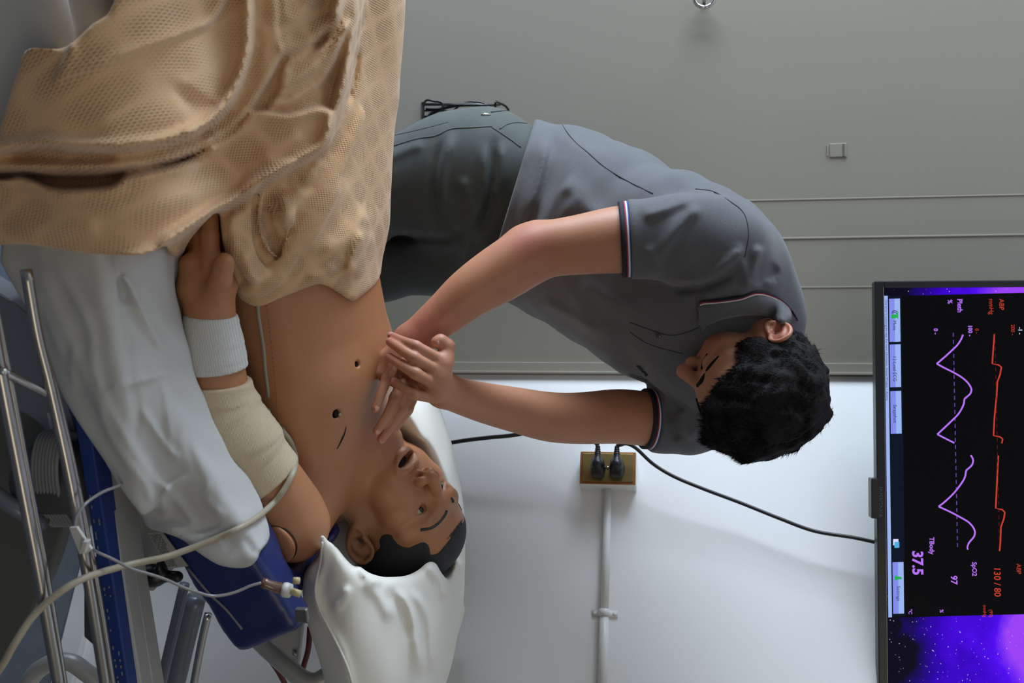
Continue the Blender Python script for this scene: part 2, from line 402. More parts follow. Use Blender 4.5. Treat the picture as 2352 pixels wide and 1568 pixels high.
# panel joints and cover strips of the back wall, each a strip of its own
M_trim = mat('trim_paint', (.33, .305, .25), .45)  # darkened like the back wall, its lack of window light put into the colour
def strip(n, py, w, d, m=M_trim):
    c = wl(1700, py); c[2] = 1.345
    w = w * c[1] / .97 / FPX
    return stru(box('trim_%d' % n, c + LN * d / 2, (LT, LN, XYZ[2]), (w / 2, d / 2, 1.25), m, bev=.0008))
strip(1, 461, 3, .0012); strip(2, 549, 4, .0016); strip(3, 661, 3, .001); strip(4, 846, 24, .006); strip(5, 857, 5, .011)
for o_, py in ((6, 640), ): pass
# wall socket on its raised box, with plugs and the surface conduit
sc = (wr(1398, 1057, .0) + 0)
sock = thing('wall_socket', sc, 'brass faced double wall socket on a raised white box', 'socket')
M_brass = mat('brass_plate', srgb(140, 118, 72), .38, .55, var=.12, vscale=40)
M_copper = mat('plate_rim', srgb(150, 95, 45), .45, .3)
cz = np.array([0, 0, 1.])
c0 = wr(1399, 1090, .0)
box('back_box', c0 + WN * .022, (WT, WN, cz), (.036, .022, .060), M_white, sock, bev=.003)
box('rim', c0 + WN * .0455, (WT, WN, cz), (.0355, .0022, .0585), M_copper, sock, bev=.001)
pl = box('face_plate', c0 + WN * .0485, (WT, WN, cz), (.031, .0015, .054), M_brass, sock, bev=.001)
link('screw', mesh('screw', *tube_vf([c0 + WN * .049, c0 + WN * .0515], .003, 12)), M_chrome, pl)
M_cable = mat('cable_black', (.012, .013, .014), .35)
def plug(c, k):
    t = thing('power_plug', c, ('black angled plug in the lower outlet of the wall socket', 'black round plug in the upper outlet of the wall socket')[k], 'plug')
    f = Field(); a_ = c + WN * .006; b_ = c + WN * .030
    f.add(Cone(a_, b_, .0165, .0125), .004); f.add(RBox(c + WN * .018 + WT * .004, (WT, WN, cz), (.019, .012, .013), .004), .004)
    f.add(Cone(b_ - WT * .004, b_ - WT * .024, .0085, .006), .006); solid('plug_body', f, .0016, M_black, t)
    V, Fa = [], []
    for i in range(4):
        q = b_ - WT * (.022 + i * .005); v, fa = tube_vf([q, q - WT * .0032], .0068 - i * .0006, 10); V, Fa = merge((V, Fa), (v, fa))
    link('strain_relief', mesh('strain_relief', V, Fa), M_black, t)
    return b_ - WT * .042
pA = plug(c0 + WN * .05 + cz * -.020 + WT * .004, 0); pB = plug(c0 + WN * .05 + cz * .020 + WT * .004, 1)
# conduit
q0 = wr(1397, 1106, .012); q1 = wr(1383, 1600, .012)
con = thing('conduit', q0, 'white surface conduit running sideways from the wall socket box', 'conduit')
mid = q0 + (q1 - q0) * .63
tube('pipe', [q0, (q0 + mid) / 2, mid], .0085, M_white, con, 14); tube('pipe', [mid, (mid + q1) / 2, q1], .0095, M_white, con, 14)
v1 = tube_vf([mid - WT * .007, mid + WT * .007], .0112, 16)
dd = unit(q1 - q0); upv = unit(np.cross(WN, dd))
sd = link('saddle_clip', mesh('saddle_clip', *merge(v1, box_vf(mid - WN * .0105, (upv, dd, WN), (.026, .007, .0012)))), M_white, con)
for s_ in (-1, 1):
    e = mid + upv * s_ * .020 - WN * .0095; link('screw', mesh('screw', *tube_vf([e, e + WN * .003], [.0042, .003], 10)), M_white, sd)
# cables on the wall
c = [wr(2016, 1246, .06), wr(1960, 1234, .055), wr(1870, 1219, .05), wr(1790, 1190, .05), wr(1700, 1154, .05), wr(1620, 1124, .055), wr(1550, 1095, .06), wr(1500, 1065, .065), wr(1462, 1030, .08), wr(1440, 1019, .085), wr(1424, 1022, .085), pB]
tag(tube('power_cable', catmull(c, 10), .0038, M_cable), 'black power cable looping from the wall socket up to the monitor', 'cable')
c = [pA, wr(1368, 1016, .085), wr(1356, 1005, .09), wr(1310, 985, .08), wr(1250, 986, .07), wr(1180, 999, .065), wr(1120, 1005, .06), wr(1050, 1014, .055), wr(960, 1032, .05), wr(860, 1070, .04), wr(700, 1130, .03), wr(500, 1180, .03)]
tag(tube('power_cable', catmull(c, 10), .0046, M_cable), 'thick black cable from the wall socket passing down behind the white pillow', 'cable')
# small white catch on the wall, chrome ring at the upper left
w = wl(1925, 345)
ct = thing('wall_catch', w, 'small painted catch fixed on the beige wall panel', 'catch')
M_shadow = mat('catch_shadow_line', (.13, .125, .11), .7)  # dark colour standing in for the shadow line across the catch
box('catch_body', w + LN * .0012, (LT, LN, cz), (.015, .0012, .018), M_wall_shaded, ct, bev=.002)
box('catch_strip', w + LN * .003 + cz * .011, (LT, LN, cz), (.014, .001, .0020), M_shadow, ct, bev=.001)
box('catch_strip', w + LN * .002 - cz * .0225, (LT, LN, cz), (.012, .0012, .0012), M_trim, ct, bev=.0004)
w = wl(1618, 0, .03)
rg = thing('hanging_ring', w, 'chrome ring hanging in front of the beige wall, far left', 'ring')
a_ = np.linspace(0, 2 * math.pi, 28)[:-1]
pts = [w + LT * (-.002 + .018 * math.cos(t)) + cz * (.021 * math.sin(t)) for t in a_]; pts.append(pts[0])
tube('ring', pts, .0045, M_chrome, rg, 12)
tube('post', [w - LN * .032, w - LT * .02, w - LT * .035], .004, M_chrome, rg, 10)
# black wire basket on the wall
M_wire = mat('black_wire', (.010, .010, .011), .4, .2)
w0 = wl(972, 292, 0)
bk = thing('wire_basket', w0, 'black wire basket hanging on the wall behind the trousers', 'basket')
def wb(px, py, off): return wl(px, py, off)
rim1 = [wb(972, 320, .0), wb(972, 235, .0), wb(1140, 238, .0), wb(1140, 320, 0)]
tube('rim_wire', catmull([wb(975, 360, .10), wb(973, 300, .10), wb(975, 235, .10), wb(1000, 233, .10), wb(1015, 236, .10), wb(1017, 246, .1), wb(1008, 250, .10), wb(978, 250, .10)], 5), .0026, M_wire, bk, 8)
tube('rim_wire', [wb(970, 235, .0), wb(970, 360, .0)], .0026, M_wire, bk, 8)
tube('rim_wire', catmull([wb(1168, 252, .0), wb(1160, 243, .02), wb(1143, 235, .06), wb(1139, 234, .10), wb(1138, 250, .10), wb(1138, 330, .10)], 5), .0026, M_wire, bk, 8)
for i in range(6):
    y = 241 + i * 13 + (i == 5) * 6
    tube('bar', [wb(972, y, .10), wb(1060, y, .10), wb(1140, y + 1, .10)], .0017, M_wire, bk, 8)
for i in range(6):
    y = 238 + i * 15
    tube('bar', [wb(972, y, .0), wb(1150, y + 2, .0)], .0014, M_wire, bk, 8)
tube('side_wire', [wb(973, 236, .10), wb(971, 236, .0)], .0024, M_wire, bk, 8); tube('side_wire', [wb(976, 292, .10), wb(974, 292, .0)], .0024, M_wire, bk, 8)
c = [wb(980, 285, .05), wb(990, 262, .06), wb(1030, 245, .07), wb(1080, 240, .07), wb(1120, 247, .06), wb(1150, 275, .05), wb(1150, 320, .05), wb(1100, 340, .05), wb(1020, 335, .05), wb(985, 310, .05), wb(980, 285, .05)]
tag(tube('coiled_cable', catmull(c, 6), .0045, M_cable), 'thick black cable coiled inside the wire basket', 'cable')
c = [wb(1020, 300, .04), wb(1035, 262, .05), wb(1060, 240, .06), wb(1085, 234, .07), wb(1110, 238, .06), wb(1135, 260, .05), wb(1130, 310, .04)]
tag(tube('coiled_cable', catmull(c, 6), .0022, M_cable), 'thin black cable looping over the top of the wire basket', 'cable')
# ------------------------------------------------------------------ head template used by both figures
def head_field(X, left, front, up, sc=1.0, nose=1.0, wide=1.0, bk=0):
    X = np.asarray(X, float); f = Field(); A = (left, front, up)
    L = lambda x, y, z: X + sc * (left * x * wide + front * y + up * z)
    e = lambda c, r, k: f.add(Ell(L(*c), A, [q * sc for q in r]), k * sc)
    e((0, -.018 + bk, .048), (.076, .095 - bk * .6, .084), .0)
    e((0, .022, .052), (.067, .068, .070), .02)
    e((0, .042, -.002), (.058, .055, .076), .02)
    for s in (-1, 1):
        f.chain([L(s * .060, -.005, -.020), L(s * .055, .012, -.060), L(s * .024, .068, -.093), L(0, .079, -.096)], [.019 * sc, .020 * sc, .019 * sc, .020 * sc], .02 * sc)
        e((s * .044, .058, -.004), (.023, .025, .021), .018)
        e((s * .036, .058, -.040), (.025, .028, .032), .018)
        f.chain([L(s * .057, .056, .030), L(s * .036, .081, .037), L(s * .010, .088, .034)], [.012 * sc, .012 * sc, .010 * sc], .014 * sc)
    e((0, .074, -.052), (.032, .026, .026), .016)
    e((0, .082, -.090), (.019, .017, .015), .014)
    f.chain([L(0, .090, .032), L(0, .103, .008), L(0, .116, -.014)], [.0075 * sc, .0085 * sc * nose, .0110 * sc * nose], .008 * sc)
    f.chain([L(0, .110, -.020), L(0, .099, -.030)], [.007 * sc, .005 * sc], .006 * sc)
    for s in (-1, 1): f.add(Ell(L(s * .0125, .102, -.020), A, [.0085 * sc, .012 * sc, .0085 * sc]), .004 * sc)
    for s in (-1, 1): f.sub(Ell(L(s * .033, .106, .014), A, [.020 * sc, .021 * sc, .0125 * sc]), .010 * sc)
    def sy(x, z, y0=.135):    # y of the face surface in head units
        y = y0
        for _ in range(60):
            d = f.ev(L(x, y, z)[None])[0] / sc
            if d < 1e-4: break
            y -= d * .7
        return y
    f.late = True
    return f, L, A, sy
def lips(f, L, A, sc, sy, gap):
    y0 = sy(0, -.054, .13); ye = sy(.026, -.054, .13)
    ys = [ye - .002, y0 - .002, y0 + .001, y0 - .002, ye - .002]; xs = [-.026, -.012, 0, .012, .026]
    f.schain([L(x, y, z) for x, y, z in zip(xs, ys, (-.0535, -.0475 + gap * .3, -.0490 + gap * .3, -.0475 + gap * .3, -.0535))], [.002 * sc, .0046 * sc, .0044 * sc, .0046 * sc, .002 * sc], .003 * sc, 3)
    f.schain([L(x, y - (.001 if abs(x) < .02 else 0), z) for x, y, z in zip(xs, ys, (-.0545, -.0605 - gap, -.0620 - gap, -.0605 - gap, -.0545))], [.002 * sc, .0052 * sc, .0060 * sc, .0052 * sc, .002 * sc], .003 * sc, 3)
    return y0
def ear(f, L, A, sc, s, X0=(.074, -.004, .004), tilt=.25, size=1.0, flare=.45):
    left, front, up = A
    o = np.array(X0)
    def E(y, z, x=0):   # ear plane coordinates: y forward, z up, x outward
        z = z * size; y = y * size; yy = y * math.cos(tilt) + z * -math.sin(tilt); zz = z * math.cos(tilt) + y * math.sin(tilt)
        return L(s * (o[0] + x * size + max(0, -yy) * flare), o[1] + yy, o[2] + zz)
    q = size * sc
    f.add(Ell(E(-.012, .0, .003), (unit(left * s - front * -flare), unit(front), up), [.0045 * q, .0165 * q, .028 * q]), .006 * q)
    f.add(Ell(E(-.020, .006, .0055), (unit(left * s - front * -flare), unit(front), up), [.003 * q, .011 * q, .022 * q]), .004 * q)
    rim = [E(.004, .006, .004), E(.006, .018, .006), E(-.001, .029, .008), E(-.013, .033, .009), E(-.024, .027, .009), E(-.029, .014, .009), E(-.028, .0, .008), E(-.021, -.014, .007), E(-.012, -.024, .006), E(-.004, -.029, .005), E(.001, -.022, .003), E(.002, -.014, .002)]
    f.schain(rim, [.0028 * q, .0032 * q, .0036 * q, .0038 * q, .0038 * q, .0036 * q, .0036 * q, .0040 * q, .0055 * q, .0062 * q, .005 * q, .003 * q], .003 * q, 3)
    anti = [E(-.004, .020, .005), E(-.013, .018, .007), E(-.019, .008, .007), E(-.019, -.004, .0065), E(-.012, -.013, .006)]
    f.schain(anti, [.0022 * q, .003 * q, .0034 * q, .0032 * q, .003 * q], .0025 * q, 3)
    f.add(Cone(E(.003, -.001, .006), E(.002, -.008, .006), .0042 * q, .004 * q), .003 * q)
    f.sub(Ell(E(-.008, -.002, .010), (left, front, up), [.010 * q, .0085 * q, .0105 * q]), .003 * q)
    f.carve([E(-.022, .016, .012), E(-.024, .002, .0115), E(-.017, -.012, .011)], [.0018 * q] * 3, .002 * q)
    f.carve([E(-.003, .026, .0125), E(-.014, .0265, .0135), E(-.021, .020, .0125)], [.0016 * q] * 3, .002 * q)
    return E
# ------------------------------------------------------------------ training manikin
def MY(py): return 1.5 + .0002 * (py - 850)
SK = srgb(172, 118, 80)
mf = Field()
# trunk: stations along the bed (s, t, z, halfwidth, halfthick)
st = [(-.62, .0, .720, .17, .105), (-.42, .0, .725, .175, .11), (-.22, .0, .735, .165, .11), (-.02, .0, .752, .172, .112), (.08, .0, .740, .168, .105), (.15, .0, .722, .15, .088), (.20, 0, .715, .10, .07)]
mf.echain([bed(a_, b_, c_) for a_, b_, c_, _, _ in st], BT, [q[3] for q in st], [q[4] for q in st], .03)
MO = bed(.18, -.185, .775)
mf.add(Ell(bed(.03, -.075, .775), (BD, BT, XYZ[2]), [.085, .08, .055]), .05)
mf.add(Ell(bed(.03, .075, .775), (BD, BT, XYZ[2]), [.085, .08, .055]), .05)
h_lf, h_fr, h_up = [np.array(v) for v in ([0.475, -0.8254, -0.305], [-0.3938, -0.5093, 0.7652], [0.7869, 0.2434, 0.567])]
hX = np.array([0.2686, 1.5773, 0.8504]); HS = 1.0281
hf, HL, HA, hsy = head_field(hX, h_lf, h_fr, h_up, HS)
ym = lips(hf, HL, HA, HS, hsy, .008)
hf.sub(Ell(HL(0, ym - .004, -.0590), HA, [.0215, .024, .0068]), .0025)          # the open mouth
ye = hsy(.033, .014)
for s_ in (-1, 1):
    hf.sub(Ell(HL(s_ * .0065, .104, -.0295), HA, [.0034, .009, .0050]), .002)
    hf.add(Ell(HL(s_ * .033, ye - .008, .014), HA, [.0165, .0150, .0125]), .004)
    hf.carve([HL(s_ * .021, ye + .000, .0130), HL(s_ * .027, ye + .004, .0145), HL(s_ * .034, ye + .006, .0145), HL(s_ * .046, ye + .001, .0120)], [.0020, .0062, .0064, .0020], .001)
    ear(hf, HL, HA, HS, s_, tilt=.22, size=.93)
headonly = hf.clone()
mf.adds += hf.adds; mf.late = False
mf.chain([bed(.17, 0, .735), hX + np.array([-.035, 0, -.040])], [.066, .056], .035)
# far shoulder
mf.chain([bed(.11, .19, .735), bed(.02, .235, .72)], [.06, .05], .05)
mf.schain([P(808, 972, 1.505), P(742, 1085, 1.475), P(682, 1185, 1.42)], [.052, .054, .054], .035, 4)
# near arm: shoulder, elbow, wrist, hand (points in the photograph, depth in metres)
arm = [(672, 1205, 1.315, 84), (655, 1175, 1.31, 86), (600, 1095, 1.285, 84), (535, 1010, 1.262, 84), (500, 930, 1.25, 78), (492, 860, 1.24, 70), (487, 790, 1.23, 60), (483, 725, 1.22, 47)]
ap = [P(a_, b_, c_) for a_, b_, c_, _ in arm]; ar = [pxr(q[3] + 3, q[2]) for q in arm]
mf.schain(ap[:4], ar[:4], .012, 8); mf.schain(ap[3:], ar[3:], .02, 5)
mf.adds = [(p_, (.018 if p_.c @ BD > 0 else k_)) if False else (p_, k_) for p_, k_ in mf.adds]
hd = [(483, 735, 1.22), (476, 660, 1.212), (466, 600, 1.205)]
mf.echain([P(*q) for q in hd], unit([.15, .5, .9]), [.026, .036, .030], [.022, .020, .016], .02)
for k, (x0, y0, x1, y1, x2, y2, Y) in enumerate([(484, 610, 482, 540, 484, 470, 1.195), (466, 600, 464, 535, 465, 460, 1.205), (456, 605, 450, 545, 448, 480, 1.215), (448, 615, 440, 560, 436, 510, 1.225)]):
    mf.chain([P(x0, y0, Y), P(x1, y1, Y), P(x2, y2, Y)], [.0125, .0115, .009], .008)
mf.chain([P(492, 690, 1.205), P(508, 640, 1.18), P(515, 603, 1.172)], [.017, .0135, .0125], .014)
mf.subs += hf.subs; mf.adds2 += hf.adds2; mf.subs2 += hf.subs2; mf.late = True
trunk_hit = mf.clone()
def onbody(px, py, off=0): return mf.hit(px, py, .9, off)
for (px_, py_, r_) in ((824, 836, .0048), (777, 950, .0068)):
    q = onbody(px_, py_); mf.carve([q + np.array([0, -.01, .012]), q - np.array([0, -.01, .02])], [r_, r_], .0012)
slitp = [onbody(a_, b_, .0002) for a_, b_ in ((795, 980), (792, 993), (787, 1005), (781, 1018), (774, 1031))]
# shoulder joint disc groove
dc = onbody(622, 1252)
e1 = mf.ev(np.array([dc + np.eye(3)[i] * .002 for i in range(3)])) - mf.ev(dc[None])[0]; dn = unit(e1)
dx = unit(np.cross(dn, [0, 0, 1.])); dy = np.cross(dn, dx)
ring = [dc + .031 * math.cos(t) * dx + .034 * math.sin(t) * dy - dn * .002 for t in np.linspace(0, 2 * math.pi, 17)]
ring = [x_ - dn * mf.ev(x_[None])[0] for x_ in ring]
M_cavity = mat('hole_dark', (.012, .01, .008), .8)
M_mskin = mat('manikin_skin', SK, .48, attr=True, bump=.05, bscale=500, var=.04, vscale=9, sss=.06)
base = np.array(SK)
dark = base * .55; ros = np.array(srgb(140, 95, 85)); bru = np.array(srgb(125, 92, 88))
mp = [spot(HL(0, .09, -.098), .022, bru, .6), spot(HL(.012, .088, -.06), .012, ros, .5), spot(HL(-.012, .088, -.06), .012, ros, .5), spot(HL(0, .108, -.028), .010, dark, .6),
      spot(HL(.033, .09, .03), .014, base * .78, .7), spot(HL(-.033, .09, .03), .014, base * .78, .7), spot(HL(0, .085, -.0575), .010, base * .15, .9), spot(HL(.022, .100, -.078), .014, base * .8, .5)]
man = thing('training_manikin', bed(-.1, 0, .66), 'brown rubber training manikin lying on its back with bandaged arm', 'manikin')
mbody = solid('body', mf, .0025, M_mskin, man, mp, base, 2)
tube('chest_slit', catmull(slitp, 3), np.interp(np.arange(13), [0, 6, 12], [.0006, .0016, .0006]), M_cavity, man, 8)
dsk = Field(); dsk.add(Ell(dc - dn * .0045, (dx, dy, dn), [.0315, .0345, .0095]), 0); solid('shoulder_cap', dsk, .0016, M_mskin, man, [], base)
q = [x_ + dn * .0003 for x_ in ring]; tube('cap_joint', catmull(q, 3), .0009, M_cavity, man, 6)
# painted black hair with its sharp edge
hair = headonly.clone(); hair.subs = []; hair.adds = hair.adds[:3]; hair.adds2 = []; hair.subs2 = []
hp = [(871, 1240), (880, 1228), (898, 1228), (906, 1240), (918, 1252), (938, 1257), (955, 1250), (970, 1245), (982, 1250), (987, 1262), (988, 1272), (994, 1274), (1008, 1268), (1032, 1240), (1044, 1222), (1052, 1205), (1075, 1200), (1100, 1300), (900, 1400), (760, 1330), (800, 1282), (835, 1282), (862, 1268), (873, 1255)]
def loc(p): q = (np.asarray(p) - hX) / HS; return np.stack([q @ h_lf, q @ h_fr, q @ h_up], -1)
lp = []
for a_, b_ in hp:
    h_ = headonly.hit(a_, b_, 1.2)
    if h_ is None or a_ > 1055 or b_ > 1275 or (a_ < 835): h_ = on_plane(a_, b_, hX + h_lf * .05, h_lf)
    lp.append(loc(h_)[1:])
lp = np.array(lp)
lps = catmull(np.vstack([lp, lp[:1]]), 4)[:-1]
hair.disp.append(lambda p: np.full(len(p), .0016) + .0003 * np.sin(p[:, 0] * 900) * np.sin(p[:, 2] * 800 + p[:, 0] * 300))
hair.cuts.append(((lambda rs: (lambda p: rs(loc(p)[:, 1:]) * HS))(polyraster(lps, .0008, .03)), .0004))
M_mhair = mat('painted_black', (.022, .022, .024), .75, bump=.3, bscale=350)
solid('hair', hair, .0018, M_mhair, man)
M_brow = mat('brow_paint', (.02, .022, .02), .5)
for pts_ in ([(966, 1217), (978, 1215), (995, 1210), (1010, 1198), (1022, 1182), (1026, 1172)], [(1036, 1143), (1040, 1149), (1040, 1154)]):
    w_ = [headonly.hit(a_, b_, 1.2) for a_, b_ in pts_]; w_ = [q for q in w_ if q is not None]
    if len(w_) > 1: tube('eyebrow', catmull(w_, 6), .0024, M_brow, man, 8)
M_eye = mat('eye_glass', srgb(150, 150, 120), .15, coat=.5); M_iris = mat('iris', (.02, .018, .012), .1)
M_teeth = mat('teeth', srgb(170, 165, 130), .4); M_cavity = mat('hole_dark', (.012, .01, .008), .8)
for s_ in (1, -1):
    e_ = Field(); c_ = HL(s_ * .033, ye - .011, .0140); e_.add(Ell(c_, HA, [.0140, .0130, .0100])); eo = solid('eye', e_, .0018, M_eye, man)
    i_ = Field(); i_.add(Ell(HL(s_ * .030, ye + .0010, .0143), HA, [.0046, .0020, .0046])); solid('iris', i_, .001, M_iris, eo)
t_ = Field(); t_.add(Ell(HL(0, ym - .016, -.0680), HA, [.020, .011, .005])); solid('teeth', t_, .0014, M_teeth, man)
t_ = Field(); t_.add(Ell(HL(0, ym - .026, -.058), HA, [.020, .010, .012])); solid('mouth_cavity', t_, .002, M_cavity, man)
for k, (px_, py_) in enumerate(((824, 836), (777, 950))):
    q = trunk_hit.hit(px_, py_, .9, -.006)
    link('port', mesh('port', *tube_vf([q, q + np.array([0, .004, -.006])], [.006, .006], 14)), M_cavity, man)
    if k: link('port_valve', mesh('port_valve', *tube_vf([q + np.array([.001, 0, .001]), q + np.array([.001, -.001, .004])], .0022, 10)), M_teeth, man)
# zip along the near side of the trunk, with its stitched flap
M_zip = mat('zip_tape', srgb(170, 165, 150), .6, .2); M_seam = mat('seam_thread', base * .72, .6)
zp = [(592, 690), (594, 720), (600, 760), (606, 800), (610, 850), (616, 900), (617, 940), (616, 965)]
w_ = [trunk_hit.hit(a_, b_, .9) for a_, b_ in zp]
zt = catmull(w_, 8); link('zip', mesh('zip', *tube_vf(zt, .0016, 8, True)), M_zip, man)
V, Fa = [], []
for i in range(0, len(zt) * 3 - 3):
    j = i / 3; a_ = zt[int(j)] * (1 - j % 1) + zt[min(int(j) + 1, len(zt) - 1)] * (j % 1)
    V, Fa = merge((V, Fa), box_vf(a_, (XYZ[0], XYZ[1], XYZ[2]), (.0008, .0022, .0022)))
o_ = link('zip_teeth', mesh('zip_teeth', V, Fa), M_zip, man); o_['kind'] = 'stuff'
w_ = [trunk_hit.hit(a_, b_, .9) for a_, b_ in [(612, 700), (620, 760), (628, 840), (634, 900), (637, 950), (640, 975)]]
zt = catmull(w_, 14); V, Fa = [], []
for i in range(0, len(zt) - 1, 2): V, Fa = merge((V, Fa), tube_vf([zt[i], zt[i + 1]], .0008, 6))
o_ = link('stitching', mesh('stitching', V, Fa), M_seam, man); o_['kind'] = 'stuff'
# bandages: sleeves offset from the arm, with wrapped turns
armf = Field(); armf.schain(ap[:4], ar[:4], .012, 8); armf.schain(ap[3:], ar[3:], .02, 5)
def seg_t(p, A_):
    """running length along the arm polyline"""
    best = np.full(len(p), 9.); out = np.zeros(len(p)); L0 = 0
    for i in range(len(A_) - 1):
        ba = A_[i + 1] - A_[i]; l = np.linalg.norm(ba); pa = p - A_[i]; t = pa @ ba / l ** 2; tt = np.clip(t, 0 if i else -9, 1 if i < len(A_) - 2 else 9)
        d = np.linalg.norm(pa - np.clip(t, 0, 1)[:, None] * ba, axis=1); m = d < best; best[m] = d[m]; out[m] = (L0 + tt * l)[m]; L0 += l
    return out
AL = catmull(np.array(ap), 4)
def sat(px_, py_): return seg_t(armf.hit(px_, py_, .9)[None], AL)[0]
def bandage(name, l0, l1, off, m, tilt0, tilt1, wraps, amp):
    f = armf.clone(); f.disp.append(lambda p: np.full(len(p), off))
    def wr_(p):
        x, y = proj(p); t = seg_t(p, AL); out = np.zeros(len(p))
        for l_, sl in wraps: u_ = (t - l_ - sl * (x - 520) / 1500.); out += amp * (1 / (1 + np.exp(np.clip(-u_ / .0012, -30, 30)))) * np.exp(-np.clip(u_, 0, 1) / .03)
        return out + .0002 * np.sin(t * 900 + x * .03)
    f.disp.append(wr_)
    f.cuts.append((lambda p: l0 - seg_t(p, AL) + tilt0 * (proj(p)[0] - 520) / 1500., .001)); f.cuts.append((lambda p: seg_t(p, AL) - l1 - tilt1 * (proj(p)[0] - 520) / 1500., .001))
    return solid(name, f, .0022, m, man)
def crepe(name, col, freq, strength):
    m = mat(name, col, .85, sheen=.2); nt = m.node_tree; b = nt.nodes['Principled BSDF']; tc = nt.nodes.new('ShaderNodeTexCoord')
    wv = nt.nodes.new('ShaderNodeTexWave'); wv.wave_type = 'BANDS'; wv.bands_direction = 'DIAGONAL'; wv.inputs['Scale'].default_value = freq; wv.inputs['Distortion'].default_value = 3; wv.inputs['Detail'].default_value = 3; wv.inputs['Detail Scale'].default_value = 2
    mp_ = nt.nodes.new('ShaderNodeMapping'); mp_.inputs['Rotation'].default_value = (0, 1.1, .4); nt.links.new(tc.outputs['Object'], mp_.inputs[0]); nt.links.new(mp_.outputs[0], wv.inputs[0])
    bp = nt.nodes.new('ShaderNodeBump'); bp.inputs['Strength'].default_value = strength; bp.inputs['Distance'].default_value = .0015; nt.links.new(wv.outputs['Fac'], bp.inputs['Height']); nt.links.new(bp.outputs[0], b.inputs['Normal'])
    mx = nt.nodes.new('ShaderNodeMix'); mx.data_type = 'RGBA'; mx.inputs[6].default_value = (*[c * .82 for c in col], 1); mx.inputs[7].default_value = (*col, 1); nt.links.new(wv.outputs['Fac'], mx.inputs[0]); nt.links.new(mx.outputs[2], b.inputs['Base Color'])
    return m
M_crepe = crepe('crepe_bandage', srgb(205, 185, 155), 210, .30); M_gauze = crepe('gauze_bandage', srgb(205, 205, 200), 120, .10)
lA = sat(622, 1136); lB = sat(515, 893); lC = sat(505, 862); lD = sat(485, 735)
b1 = bandage('elbow_bandage', lA, lB, .0048, M_crepe, .06, -.02, [(lA + .03, .10), (lA + .065, -.22), (lA + .10, .28), (lA + .13, -.18)], .0022); b1['label'] = 'cream crepe bandage wound around the bent elbow'
b2 = bandage('wrist_bandage', lC, lD, .0050, M_gauze, .02, -.05, [(lC + .012, .04), (lC + .035, -.05), (lC + .06, .06)], .0012); b2['label'] = 'white gauze bandage around the wrist'
# ------------------------------------------------------------------ the young man leaning over the manikin
per = thing('person', (-.22, 1.95, 0), 'person in grey polo shirt and green trousers leaning over, hands pressed on the manikin chest', 'person')
pX = np.array([0.0518, 1.5663, 1.4379]); PS = 1.0313
p_lf, p_fr, p_up = [np.array(v) for v in ([0.8064, 0.5912, -0.0107], [0.0208, -0.0464, -0.9987], [0.591, -0.8052, 0.0497])]
pf, PL, PA, psy = head_field(pX, p_lf, p_fr, p_up, PS, nose=1.05, bk=.022)
ymp = lips(pf, PL, PA, PS, psy, 0); yp = psy(.033, .014)
for s_ in (-1, 1):
    ear(pf, PL, PA, PS, s_, tilt=.15, size=.82)
    pf.add(Ell(PL(s_ * .033, yp - .006, .012), PA, [.0170, .0150, .0120]), .003)
    pf.carve([PL(s_ * .019, yp + .002, .0060), PL(s_ * .033, yp + .0085, .0035), PL(s_ * .047, yp + .001, .0060)], [.0010, .0013, .0010], .001)
pface = pf.clone()
skin = pf.clone(); skin.late = False
nk = P(1722, 775, 1.65)
skin.chain([pX - p_up * .02 - p_fr * .02, (pX + nk) / 2 + np.array([0, .01, 0]), nk, P(1640, 740, 1.70)], [.055, .056, .060, .09], .03)
# arms
ra = [(1650, 562, 1.535, 78), (1560, 548, 1.525, 76), (1440, 549, 1.52, 73), (1330, 562, 1.515, 64), (1262, 572, 1.515, 61), (1215, 588, 1.515, 64), (1150, 627, 1.51, 63), (1080, 672, 1.50, 55), (1020, 722, 1.495, 46), (975, 757, 1.49, 39), (945, 785, 1.487, 36)]
la = [(1640, 950, 1.80, 62), (1560, 962, 1.78, 60), (1495, 962, 1.76, 58), (1420, 956, 1.74, 58), (1335, 960, 1.71, 55), (1262, 957, 1.67, 53), (1180, 940, 1.62, 48), (1110, 924, 1.57, 43), (1050, 907, 1.52, 38), (1018, 895, 1.495, 37)]
def lim(A_, k=.015, n=3):
    skin.schain([P(*q[:3]) for q in A_], [pxr(q[3] + 2.5, q[2]) for q in A_], k, n)
lim(ra, n=6); lim(la, n=6)
skin.add(Cone(P(1232, 548, 1.535), P(1205, 556, 1.535), pxr(32, 1.535), pxr(32, 1.535)), .03)   # point of the elbow
